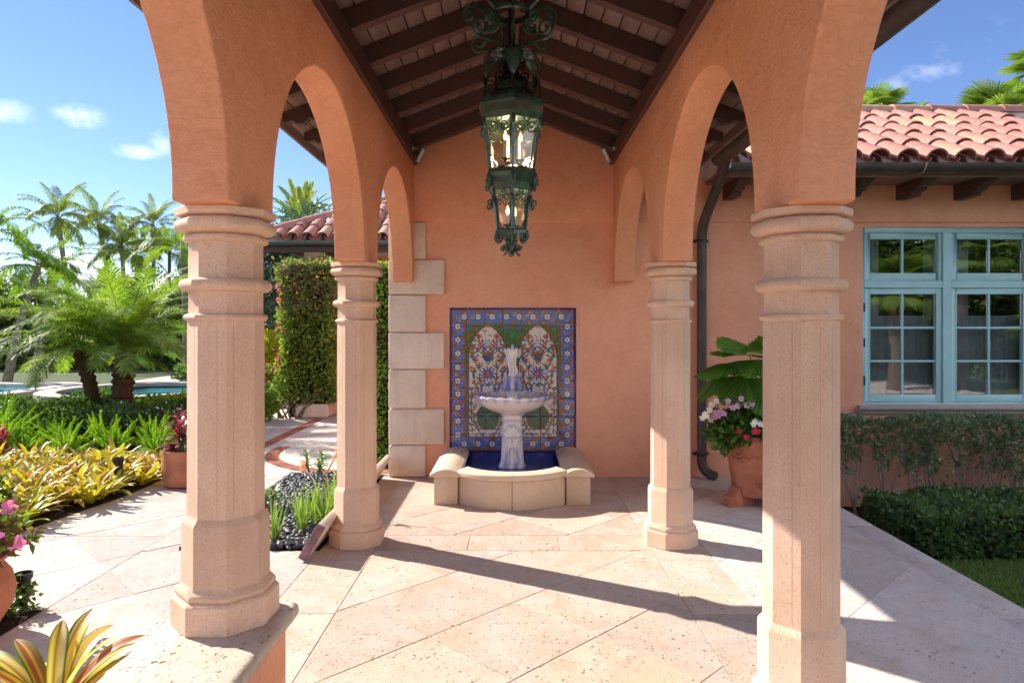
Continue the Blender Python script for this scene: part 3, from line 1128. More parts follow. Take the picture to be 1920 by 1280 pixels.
# smooth the neck
sm = [Vector(p) for p in P]
for _ in range(2):
    q = [sm[0]]
    for a, b in zip(sm[:-1], sm[1:]):
        q += [a.lerp(b, 0.25), a.lerp(b, 0.75)]
    q.append(sm[-1])
    sm = q
MB().tube(sm, 0.048, 14).build('swan_neck', BRONZE, dp, smooth=60)
MB().tube([(1.85, 6.712, 2.37), (1.85, 6.712, 1.2), (1.85, 6.712, 0.22)], 0.046, 14).build('pipe', BRONZE, dp, smooth=60)
el = [(1.85, 6.712, 0.23), (1.85, 6.712, 0.16), (1.86, 6.70, 0.11), (1.885, 6.68, 0.07), (1.925, 6.65, 0.045), (1.965, 6.62, 0.035)]
MB().tube(el, 0.0465, 14).build('outlet_shoe', BRONZE, dp, smooth=60)
for z in (2.33, 0.235):
    m = MB().tube([(1.85, 6.712, z - 0.012), (1.85, 6.712, z + 0.012)], 0.053, 14)
    m.box(1.775, 1.925, 6.735, 6.775, z - 0.012, z + 0.012)
    m.build('pipe_clamp', BLACK, dp, smooth=40)

# pool house beyond the garden
ph = thing('pool_house', 'distant peach pavilion with hipped clay tile roof behind the ivy pillar', 'building', (-2.0, 13, 0))
PYE, PZE, PXE = 11.75, 2.98, -4.42
MB().box(-3.55, 0.5, 12.4, 12.6, 0, 2.75).build('wall', PEACH, ph)
# opening beneath reads as the shaded loggia
m = MB()
hx = 4.2
m.add([(PXE, PYE, PZE - 0.05), (2.0, PYE, PZE - 0.05), (2.0, PYE + hx, PZE - 0.05 + hx * SL), (PXE + hx, PYE + hx, PZE - 0.05 + hx * SL), (PXE, PYE + 2 * hx, PZE - .05), (2.0, PYE + 2 * hx, PZE - .05)],
      [(0, 1, 2, 3), (0, 3, 4), (3, 2, 5, 4), (0, 4, 5, 1), (1, 5, 2)])
proof = m.build('roof', GROUT, ph)
PH0 = Vector((-2.0, 13, 0))
for r in range(8):
    s = r * 0.45
    y, z = PYE + s * cos(ang), PZE + s * sin(ang)
    for i in range(18):
        x = PXE + 0.10 + 0.258 * i
        if x - PXE < (y + 0.16 - PYE):
            continue
        place('roof_tile', COVER, proof, Vector((x, y - 0.02, z + 0.035)) - PH0, (ang - 0.02, 0, random.uniform(-.015, .015)))
        if r == 0:
            place('roof_tile', PAN, proof, Vector((x + 0.129, y, z + 0.05)) - PH0, (ang - 0.02, 0, 0))
for i in range(9):
    d = 0.05 + 0.36 * i * 0.78
    hipv = Vector((1, 1, SL)).normalized()
    p = Vector((PXE + d, PYE + d, PZE + d * SL + 0.05)) - PH0
    o = place('roof_tile', RIDGE, proof, p)
    o.rotation_euler = hipv.to_track_quat('Y', 'Z').to_euler()
MB().prism([(PYE - 0.07 + x, PZE - 0.05 + z) for x, z in gutter_pts(0.06)], 'x', PXE - 0.03, 2.0).build('gutter', m_plain('verdigris', (0.07, 0.14, 0.135), 0.6, 0.2), ph, smooth=40)
MB().box(PXE + 0.05, 2.0, PYE + 0.02, PYE + 0.05, PZE - 0.22, PZE - 0.06).build('fascia', WOOD, ph)
MB().box(PXE + 0.05, 2.0, PYE + 0.06, 12.4, PZE - 0.13, PZE - 0.10).build('soffit', PLANK, ph)
for i in range(7):
    MB().box(-3.9 + 0.6 * i, -3.8 + 0.6 * i, PYE + 0.06, 12.39, PZE - 0.24, PZE - 0.131).build('rafter_tail', WOOD, ph)

# ================================================================== TILE PANEL
TW = 0.1795
TPX, TPZ = -0.636, 1.675          # top-left corner of the panel
RES = 28
PW, PH = 7 * RES + 1, 8 * RES + 1
yy, xx = np.mgrid[0:PH, 0:PW] / RES     # tile units, v downwards
img = np.zeros((PH, PW, 3))
SR = lambda r, g, b: np.array([((c / 255) ** 2.2) for c in (r, g, b)])
C_NAVY, C_BLUE, C_BROWN = SR(32, 20, 92), SR(78, 112, 178), SR(136, 92, 46)
C_RED, C_WHITE, C_GREEN = SR(150, 60, 48), SR(226, 214, 198), SR(70, 98, 34)
C_TEAL, C_ORANGE, C_DBLUE, C_PINK = SR(30, 120, 108), SR(214, 92, 52), SR(42, 78, 165), SR(205, 150, 132)
prs = np.random.default_rng(3)


def paint(mask, col):
    img[mask] = col


def sinfield(fx, fy, ph):
    return np.sin(xx * fx + ph + 1.6 * np.sin(yy * fy + ph)) + np.sin(yy * fy * 1.1 - ph + 1.4 * np.sin(xx * fx * 0.9))


img[:] = C_BLUE
sf = sinfield(8.4, 8.4, 0.7)
paint(sf > 0.45, C_BROWN)
paint(np.abs(sinfield(8.4, 8.4, 2.6) - 1.2) < 0.22, C_PINK)
paint((xx < 0.13) | (xx > 6.87) | (yy < 0.10) | (yy > 7.86), C_NAVY)
fr = (xx > 0.13) & (xx < 6.87) & (yy > 0.10) & (yy < 7.86)
paint(fr & ~((xx > 0.17) & (xx < 6.83) & (yy > 0.15) & (yy < 7.80)), C_RED * 0.8)
inn = (xx > 0.84) & (xx < 6.16) & (yy > 0.86) & (yy < 7.17)
paint(inn, C_RED)
inn2 = (xx > 0.89) & (xx < 6.11) & (yy > 0.91) & (yy < 7.13)
paint(inn2, C_GREEN)
paint(inn2 & (sinfield(13, 12, 0.3) > 0.35), C_BROWN)
paint(inn2 & (sinfield(9, 12, 1.9) < -1.25), SR(30, 120, 70))
strip_m = inn2 & (yy > 3.15) & ((xx < 1.10) | (xx > 5.90) | (np.abs(xx - 3.5) < 0.10))
paint(strip_m, SR(60, 108, 128))
paint(strip_m & (np.sin(yy * 24) > 0.3), C_BROWN * 1.1)


def disc(cx, cy, r, col, petals=0, amp=0.0, ry=None, rot=0.0, clip=None):
    dx, dy = xx - cx, (yy - cy) * (r / (ry or r))
    rr = np.hypot(dx, dy)
    th = np.arctan2(dy, dx) + rot
    R = r * (1 - amp + amp * np.cos(petals * th)) if petals else r
    m = rr < R
    if clip is not None:
        m &= clip
    paint(m, col)


def stroke(pts, wd, col, clip=None):
    P = np.array(pts)
    d = np.full(xx.shape, 9.0)
    for a, b in zip(P[:-1], P[1:]):
        ab = b - a
        t = np.clip(((xx - a[0]) * ab[0] + (yy - a[1]) * ab[1]) / max(ab @ ab, 1e-9), 0, 1)
        d = np.minimum(d, np.hypot(xx - a[0] - t * ab[0], yy - a[1] - t * ab[1]))
    m = d < wd
    if clip is not None:
        m &= clip
    paint(m, col)


for cx in (2.13, 4.87):
    hw, ysp = 1.03, 2.70
    R_ = (hw * hw + 1.75 ** 2) / (2 * hw)
    up_ = (np.hypot(np.maximum(np.abs(xx - cx), 0) + (R_ - hw), yy - ysp) < R_) & (yy <= ysp)
    arch = (up_ | ((np.abs(xx - cx) < hw) & (yy > ysp))) & (yy < 7.10)
    up2 = (np.hypot(np.abs(xx - cx) + (R_ - hw), yy - ysp) < R_ + 0.06) & (yy <= ysp)
    paint((up2 | ((np.abs(xx - cx) < hw + 0.04) & (yy > ysp) & (yy < 7.13))), SR(90, 60, 50))
    paint(arch, C_WHITE)
    for s in (-1, 1):
        M = lambda x, y: (cx + s * x, y)
        # stems and brown acanthus strokes
        for (x0, y0, x1, y1, bend) in ((0.05, 5.2, 0.8, 3.3, .25), (0.05, 5.0, 0.45, 3.0, .2), (0.1, 5.3, 0.9, 4.4, .3), (0.05, 3.1, 0.75, 2.2, -.2),
                                       (0.02, 2.4, 0.5, 1.6, .15), (0.85, 6.9, 0.9, 4.6, .06), (0.1, 2.9, 0.35, 2.3, -.1), (0.6, 3.2, 0.85, 2.0, .1), (0.4, 6.95, 0.75, 5.8, .1)):
            pts = []
            for t in np.linspace(0, 1, 7):
                pts.append(M(x0 + (x1 - x0) * t + bend * sin(pi * t), y0 + (y1 - y0) * t))
            stroke(pts, 0.034, C_BROWN, arch)
            for t in (0.25, 0.45, 0.65, 0.85):
                i = int(t * 6)
                p = np.array(pts[i])
                for q in (-1, 1):
                    e = p + np.array([q * 0.16, -0.13 - 0.05 * t])
                    stroke([p, (p + e) / 2 + [0, -0.03], e], 0.044, C_BROWN if (i + q) % 3 else C_DBLUE, arch)
        for (x, y, r, c, c2) in ((0.50, 1.55, .17, C_ORANGE, C_RED), (0.42, 2.05, .12, C_ORANGE, C_PINK), (0.72, 1.78, .11, C_TEAL, C_DBLUE), (0.88, 2.30, .13, C_ORANGE, C_RED),
                                 (0.62, 2.40, .10, C_TEAL, C_TEAL), (0.92, 2.68, .12, C_TEAL, C_DBLUE), (0.66, 2.88, .14, C_ORANGE, C_RED), (0.93, 3.30, .13, C_ORANGE, C_RED),
                                 (0.52, 3.30, .12, C_TEAL, C_DBLUE), (0.78, 3.75, .12, C_DBLUE, C_DBLUE), (0.80, 4.12, .13, C_ORANGE, C_RED), (0.92, 4.45, .11, C_TEAL, C_TEAL),
                                 (0.86, 4.75, .14, C_ORANGE, C_RED), (0.45, 4.55, .16, C_DBLUE, C_WHITE), (0.62, 4.30, .09, C_TEAL, C_TEAL), (0.93, 5.25, .12, C_DBLUE, C_DBLUE),
                                 (0.30, 1.80, .08, C_DBLUE, C_DBLUE), (0.72, 5.40, .13, C_DBLUE, C_WHITE), (0.55, 2.62, .07, C_DBLUE, C_DBLUE), (0.30, 6.98, .12, C_BLUE, C_BLUE), (0.62, 7.0, .11, C_BLUE, C_PINK)):
            ax, ay = M(x, y)
            disc(ax, ay, r * 1.12, c, 7, 0.28, rot=x * 3, clip=arch)
            disc(ax, ay, r * 0.4, c2, clip=arch)
        for _ in range(85):
            x_, y_ = prs.uniform(0.05, 1.0), prs.uniform(1.2, 7.0)
            a_ = prs.uniform(0, 3.14)
            l_ = prs.uniform(0.05, 0.10)
            p_ = np.array(M(x_, y_))
            e_ = np.array([cos(a_) * l_, sin(a_) * l_])
            stroke([p_ - e_, p_ + e_], 0.026, (C_BROWN, C_BROWN, C_TEAL, C_DBLUE, C_ORANGE)[int(prs.integers(0, 5))], arch)
        disc(*M(0.24, 2.45), 0.13, SR(150, 105, 85), ry=0.08, clip=arch)
    disc(cx, 1.85, 0.13, C_DBLUE, 8, 0.35)
    disc(cx, 1.85, 0.05, C_WHITE)
    disc(cx, 1.05, 0.09, C_PINK)
    disc(cx, 2.85, 0.12, C_DBLUE, 6, 0.3)
    disc(cx, 3.62, 0.46, C_DBLUE, 11, 0.28, ry=0.42, clip=arch)
    disc(cx, 3.64, 0.19, C_ORANGE, 9, 0.2)
    disc(cx, 4.24, 0.26, C_TEAL, 5, 0.3, ry=0.18)
    for s in (-1, 1):
        disc(cx + s * 0.17, 4.52, 0.13, SR(225, 205, 200), ry=0.24)
    vase = (np.abs(xx - cx) < 0.66 * np.sqrt(np.clip(1 - ((yy - 6.05) / 0.72) ** 2, 0, 1)) * np.where(yy > 6.05, 0.95, 1.0)) & (yy > 5.45) & (yy < 6.68)
    vase |= (np.abs(xx - cx) < 0.30 + 0.15 * (5.55 - yy)) & (yy > 5.2) & (yy <= 5.5)
    paint(vase & arch, SR(52, 92, 66))
    paint(vase & arch & (sinfield(15, 15, .4) > 0.8), SR(110, 60, 45))
    paint(vase & arch & (sinfield(13, 14, 2.4) > 1.1), SR(40, 130, 110))
    disc(cx, 5.95, 0.14, SR(50, 140, 150), 6, 0.3)
    stroke([(cx - 0.42, 6.72), (cx + 0.42, 6.72)], 0.025, C_RED * 0.6)
for k, y in enumerate((1.04, 1.77, 2.52, 3.28, 4.03, 4.76, 5.49, 6.24, 6.99)):
    for x in (0.47, 6.51):
        disc(x, y, 0.25, C_DBLUE, 6, 0.15)
        disc(x, y, 0.165, C_WHITE, 8, 0.14)
        disc(x, y, 0.06, SR(150, 125, 70))
for x in (0.825, 1.59, 2.35, 3.13, 3.87, 4.61, 5.39, 6.17):
    for y in (0.50, 7.50):
        disc(x, y, 0.23, C_DBLUE, 6, 0.15)
        disc(x, y, 0.165, C_WHITE, 8, 0.14)
        disc(x, y, 0.06, SR(150, 125, 70))
for s in (-1, 1):
    disc(3.5 + s * 2.38, 1.05, 0.15, SR(60, 120, 140))
    disc(3.5 + s * 0.35, 1.05, 0.14, SR(50, 110, 150))
disc(3.5, 1.5, 0.18, SR(20, 130, 70), 5, 0.4, ry=0.35)

panel = thing('tile_panel', 'painted wall panel of blue bordered floral tiles behind the fountain', 'tile panel', (TPX + 3.5 * TW, Y_BACK - 0.02, TPZ - 8 * TW))
PO = panel.location
MB().box(TPX - 0.004, TPX + 7 * TW + 0.004, Y_BACK - 0.012, Y_BACK - 0.001, TPZ - 8 * TW, TPZ + 0.004).build('grout_bed', m_plain('tile_grout', (0.55, 0.48, 0.42), 0.9), panel)
g = np.arange(RES + 1)
JJ, II = np.meshgrid(g, g, indexing='ij')
tf = []
for j in range(RES):
    for i in range(RES):
        k = j * (RES + 1) + i
        tf.append((k, k + RES + 1, k + RES + 2, k + 1))
tf = np.array(tf)
for ty in range(8):
    for tx in range(7):
        cols = img[ty * RES:ty * RES + RES + 1, tx * RES:tx * RES + RES + 1].reshape(-1, 3)
        gap = 0.0013
        u = gap + (TW - 2 * gap) * II / RES
        vq = gap + (TW - 2 * gap) * JJ / RES
        edge = np.minimum(np.minimum(II, RES - II), np.minimum(JJ, RES - JJ))
        yv = np.where(edge == 0, 0.004, 0.0)
        V = np.stack([TPX + tx * TW + u - PO[0], Y_BACK - 0.0185 + yv - PO[1], TPZ - ty * TW - vq - PO[2]], -1).reshape(-1, 3)
        place('tile', np_mesh('tile', V, tf, GLAZE, cols, smooth=40), panel, rot=(0, 0, 0))

# ================================================================== WALL FOUNTAIN
ft = thing('wall_fountain', 'stone basin wall fountain with white and blue ceramic pedestal bowl', 'fountain', (-0.01, 6.1, 0))
FX = -0.012


def arc_pts(r, n=28, half=0.452):
    cy = 6.117
    a = math.asin(min(1, half / r))
    return [(FX + r * sin(-a + 2 * a * i / n), cy - r * cos(-a + 2 * a * i / n)) for i in range(n + 1)]


R0 = 0.587
# curved front in two stones, then wings
for s in (0, 1):
    o, i_ = arc_pts(R0), arc_pts(R0 - 0.13, half=0.40)
    n = 14
    o, i_ = (o[:n + 1], i_[:n + 1]) if s == 0 else (o[n:], i_[n:])
    sh = -0.0012 if s == 0 else 0.0012
    pts = [(x + sh, y) for x, y in o] + [(x + sh, y) for x, y in i_[::-1]]
    MB().prism(pts, 'z', 0.0, 0.235).build('basin_front', STONE_F, ft, bevel=0.004, seg=1, angle=50)
o, i_ = arc_pts(R0 + 0.030, half=0.470), arc_pts(R0 - 0.145, half=0.385)
MB().prism(o + i_[::-1], 'z', 0.237, 0.290).build('basin_rim', STONE_F, ft, bevel=0.016, seg=3, angle=50)
for s in (-1, 1):
    a, b = sorted((FX + s * 0.455, FX + s * 0.655))
    MB().box(a, b, 5.71, Y_BACK - 0.021, 0.0, 0.235).build('basin_wing', STONE_F, ft, bevel=0.006)
    a, b = FX + s * 0.425, FX + s * 0.688
    pr = []
    for i in range(13):
        t = i / 12
        x = a + (b - a) * t
        pr.append((x, 0.262 + 0.042 * sin(pi * min(1, max(0, (t - 0.06) / 0.88))) ** 0.7))
    pr = [(a, 0.237)] + pr + [(b, 0.237)]
    MB().prism(pr, 'y', 5.675, Y_BACK - 0.022).build('wing_coping', STONE_F, ft, bevel=0.005, seg=1, angle=60)
wp = [(FX - 0.46, Y_BACK - 0.024), (FX - 0.46, 5.80)] + arc_pts(R0 - 0.10, half=0.41) + [(FX + 0.46, 5.80), (FX + 0.46, Y_BACK - 0.024)]
MB().add([(x, y, 0.185) for x, y in wp], [tuple(range(len(wp)))]).build('water', BASINW, ft)
NAVYT = m_plain('navy_tile', (0.012, 0.016, 0.20), 0.15, 0, 0.5, 0.25, 4.0, objvar=0.25, coat=0.3)
for i in range(6):
    MB().box(FX - 0.45 + 0.15 * i + 0.0012, FX - 0.45 + 0.15 * (i + 1) - 0.0012, Y_BACK - 0.030, Y_BACK - 0.0215, 0.09, 0.238).build('pool_tile', NAVYT, ft, bevel=0.002, seg=1)

BC = (FX, 6.42)
WHT, BLU, GRY = np.array((0.88, 0.80, 0.72)), np.array((0.10, 0.16, 0.48)), np.array((0.40, 0.40, 0.47))


def paint_mesh(mb, name, fn, parent, smooth=50):
    me = mb.mesh(name, CERAMIC, smooth=smooth, off=tuple(parent.location))
    n = len(me.vertices)
    co = np.zeros(n * 3, dtype=np.float32)
    me.vertices.foreach_get('co', co)
    co = co.reshape(-1, 3) + np.array(parent.location, dtype=np.float32)
    c = np.ones((n, 4), dtype=np.float32)
    c[:, :3] = fn(co)
    a = me.color_attributes.new('Col', 'FLOAT_COLOR', 'POINT')
    a.data.foreach_set('color', c.ravel())
    return place(name, me, parent)


def lerp3(a, b, t):
    t = np.clip(t, 0, 1)[:, None]
    return a * (1 - t) + b * t


# pedestal: squarish tapering stem
prof = [(0.128, 0.17), (0.130, 0.20), (0.116, 0.215), (0.108, 0.24), (0.102, 0.34), (0.097, 0.46), (0.094, 0.56), (0.093, 0.60), (0.104, 0.612), (0.104, 0.628), (0.094, 0.638), (0.092, 0.652), (0.110, 0.668), (0.09, 0.685)]
sq = lambda a, i: 1.0 / (abs(cos(a)) ** 5 + abs(sin(a)) ** 5) ** 0.2
m = MB().lathe(prof, 40, (BC[0], BC[1], 0), rf=sq)
paint_mesh(m, 'pedestal', lambda c: lerp3(WHT, BLU, (np.abs(np.abs(c[:, 0] - FX) - 0.085) < 0.012) * 0.3 + (c[:, 2] < 0.235) * (0.5 + 0.4 * np.sin(c[:, 0] * 70)) + ((c[:, 2] > .605) & (c[:, 2] < .63)) * 0.35), ft)
# scallop shell relief and ribs on the stem
m = MB()
for k in range(-4, 5):
    a = k * 0.30
    P = [(FX + sin(a) * r * 0.72, BC[1] - 0.099 - 0.020 * sin(pi * min(r / 0.15, 1)) - 0.004, 0.452 + cos(a) * r) for r in (0.0, 0.03, 0.06, 0.09, 0.115, 0.13)]
    m.tube(P, [0.006, 0.009, 0.0125, 0.016, 0.018, 0.010], 8)
paint_mesh(m, 'shell_relief', lambda c: lerp3(WHT, BLU, 0.45 * (np.hypot((c[:, 0] - FX) / 0.72, c[:, 2] - 0.452) > 0.118) + 0.2 * (c[:, 2] < 0.47)), ft)
m = MB()
for s in (-1, 1):
    m.tube([(FX + s * 0.075, BC[1] - 0.108, 0.46), (FX + s * 0.060, BC[1] - 0.110, 0.40), (FX + s * 0.052, BC[1] - 0.112, 0.32), (FX + s * 0.060, BC[1] - 0.114, 0.225)], [0.006, 0.012, 0.012, 0.010], 8)
    m.tube([(FX + s * 0.02, BC[1] - 0.110, 0.35), (FX + s * 0.023, BC[1] - 0.112, 0.28), (FX + s * 0.025, BC[1] - 0.114, 0.225)], 0.007, 6)
m.tube([(FX - 0.02, BC[1] - 0.110, 0.35), (FX - 0.01, BC[1] - 0.111, 0.37), (FX, BC[1] - 0.111, 0.375), (FX + 0.01, BC[1] - 0.111, 0.37), (FX + 0.02, BC[1] - 0.110, 0.35)], 0.007, 6)
m.ball((FX, BC[1] - 0.108, 0.425), 0.011)
paint_mesh(m, 'scroll_relief', lambda c: lerp3(WHT, BLU, 0.30 + 0.3 * np.sin(c[:, 2] * 60)), ft)
# bowl with gadrooned lip
NB = 96
lob = lambda a: 0.5 + 0.5 * cos(20 * a)
prof = [(0.085, 0.672), (0.150, 0.688), (0.225, 0.715), (0.285, 0.752), (0.315, 0.790), (0.332, 0.812), (0.345, 0.828), (0.342, 0.842), (0.325, 0.846), (0.305, 0.832), (0.25, 0.800), (0.15, 0.775), (0.05, 0.765)]
rf = lambda a, i: (1 + 0.035 * lob(a)) if 5 <= i <= 8 else (1 + 0.012 * lob(a) if i in (4, 9) else 1)
m = MB().lathe(prof, NB, (BC[0], BC[1], 0), rf=rf)
m.v = [(x, y, z + (0.010 * lob(atan2(y - BC[1], x - BC[0])) if z > 0.805 and math.hypot(x - BC[0], y - BC[1]) > 0.30 else 0)) for x, y, z in m.v]


def bowlc(c):
    a = np.arctan2(c[:, 1] - BC[1], c[:, 0] - BC[0])
    r = np.hypot(c[:, 0] - BC[0], c[:, 1] - BC[1])
    lip = (c[:, 2] > 0.80) & (r > 0.29)
    side = np.clip(np.abs(c[:, 0] - FX) / 0.33, 0, 1)
    t = lip * (0.05 + 0.6 * side ** 3 + 0.4 * (np.cos(20 * a) < -0.3))
    base = lerp3(WHT, GRY, ((c[:, 2] > 0.755) & (r < 0.295)) * 0.7)
    return lerp3(base, np.tile(BLU * 1.4, (len(c), 1)), t)


paint_mesh(m, 'bowl', bowlc, ft, 60)
# dolphin finial: neck ring, head with fins, body and tail standing up
m = MB().lathe([(0.062, 0.775), (0.058, 0.80), (0.050, 0.83), (0.052, 0.855), (0.070, 0.87), (0.07, 0.885), (0.05, 0.895)], 24, (BC[0], BC[1], 0))
paint_mesh(m, 'finial_foot', lambda c: lerp3(WHT, BLU, (c[:, 2] < 0.80) * 0.7), ft)
m = MB()
m.ball((FX, BC[1], 0.95), 0.088, 0.080, 0.082, 20, 12)
for s in (-1, 1):
    m.ball((FX + s * 0.040, BC[1] - 0.066, 0.955), 0.019, 0.016, 0.022)
    m.ball((FX + s * 0.072, BC[1] - 0.03, 0.925), 0.03, 0.028, 0.045)
    m.ball((FX + s * 0.035, BC[1] - 0.055, 1.0), 0.028, 0.024, 0.035)
m.ball((FX, BC[1] - 0.082, 0.925), 0.020, 0.022, 0.028)
m.ball((FX, BC[1] - 0.075, 0.893), 0.045, 0.022, 0.012)


def headc(c):
    t = 0.25 + 0.75 * (np.sin((c[:, 0] - FX) * 85 + 1.57) < 0.25) * (np.abs(c[:, 0] - FX) > 0.018) + 0.5 * (np.abs(c[:, 0] - FX) > 0.06)
    t = np.where((np.abs(np.abs(c[:, 0] - FX) - .04) < .011) & (c[:, 1] < BC[1] - .078), 1.2, t)
    return lerp3(WHT, BLU * 1.1, t * 0.85)


paint_mesh(m, 'dolphin_head', headc, ft, 60)
P, Rr = [], []
for i in range(15):
    t = i / 14
    P.append((FX + 0.012 * sin(t * 7.0), BC[1] + 0.01 - 0.012 * sin(t * 4), 1.0 + 0.26 * t))
    Rr.append(0.056 - 0.016 * sin(pi * min(t * 1.1, 1)) + (0.03 * max(0, t - 0.7) / 0.3))
m = MB().tube(P, Rr, 16, flat=(0.8, 1.0))
for k in (-2, -1, 0, 1, 2):
    a = k * 0.38
    m.tube([(FX + 0.005 + 0.02 * k, BC[1] - 0.015 * (k % 2), 1.215), (FX + 0.03 * k + 0.005, BC[1] - 0.02, 1.26), (FX + 0.037 * k, BC[1] - 0.012 - 0.015 * abs(k), 1.305 - 0.018 * abs(k)), (FX + 0.040 * k, BC[1] - 0.035, 1.325 - 0.032 * abs(k))],
           [0.030, 0.030, 0.024, 0.007], 10, flat=(1.0, 0.6))
for k in range(3):
    m.tube([(FX - 0.03 + 0.03 * k, BC[1] - 0.052, 1.02), (FX - 0.02 + 0.03 * k, BC[1] - 0.050, 1.08), (FX - 0.032 + 0.03 * k, BC[1] - 0.044, 1.14), (FX - 0.015 + 0.025 * k, BC[1] - 0.046, 1.20)], [0.006, 0.009, 0.008, 0.004], 6)
paint_mesh(m, 'dolphin_tail', lambda c: lerp3(WHT, BLU, (c[:, 2] > 1.285) * 0.45 + (np.abs(c[:, 0] - FX) > 0.050) * 0.35 + 0.05), ft, 60)

# ================================================================== LANTERN
LX, LY = -0.012, 3.655
lant = thing('hanging_lantern', 'tall green wrought iron hexagonal lantern hanging from the timber roof', 'lantern', (LX, LY, 1.86))
L0 = (LX, LY)
zl = lambda y: 1.5 + (610 - y) / 350.7
HP = -pi / 2 + 0.06       # one corner faces the camera, turned a little


def hexa(r, z, k):
    a = HP + k * pi / 3
    return Vector((LX + r * cos(a), LY + r * sin(a), z))


def hexring(name, prof, mat=IRON, parent=lant):
    return MB().lathe(prof, 6, (LX, LY, 0), HP, caps=False).build(name, mat, parent)


def spiral(c, u, v, r0, turns, a0=0.0, n=22, shrink=0.82):
    c, u, v = Vector(c), Vector(u), Vector(v)
    P = []
    for i in range(n):
        t = i / (n - 1)
        r = r0 * (1 - shrink * t)
        a = a0 + turns * 2 * pi * t
        P.append(c + u * (r * cos(a)) + v * (r * sin(a)))
    return P


zA, zB = zl(228), zl(322)      # upper cage
rA, rB = 0.168, 0.128
zC, zD = zl(358), zl(433)      # lower cage
rC, rD = 0.112, 0.082
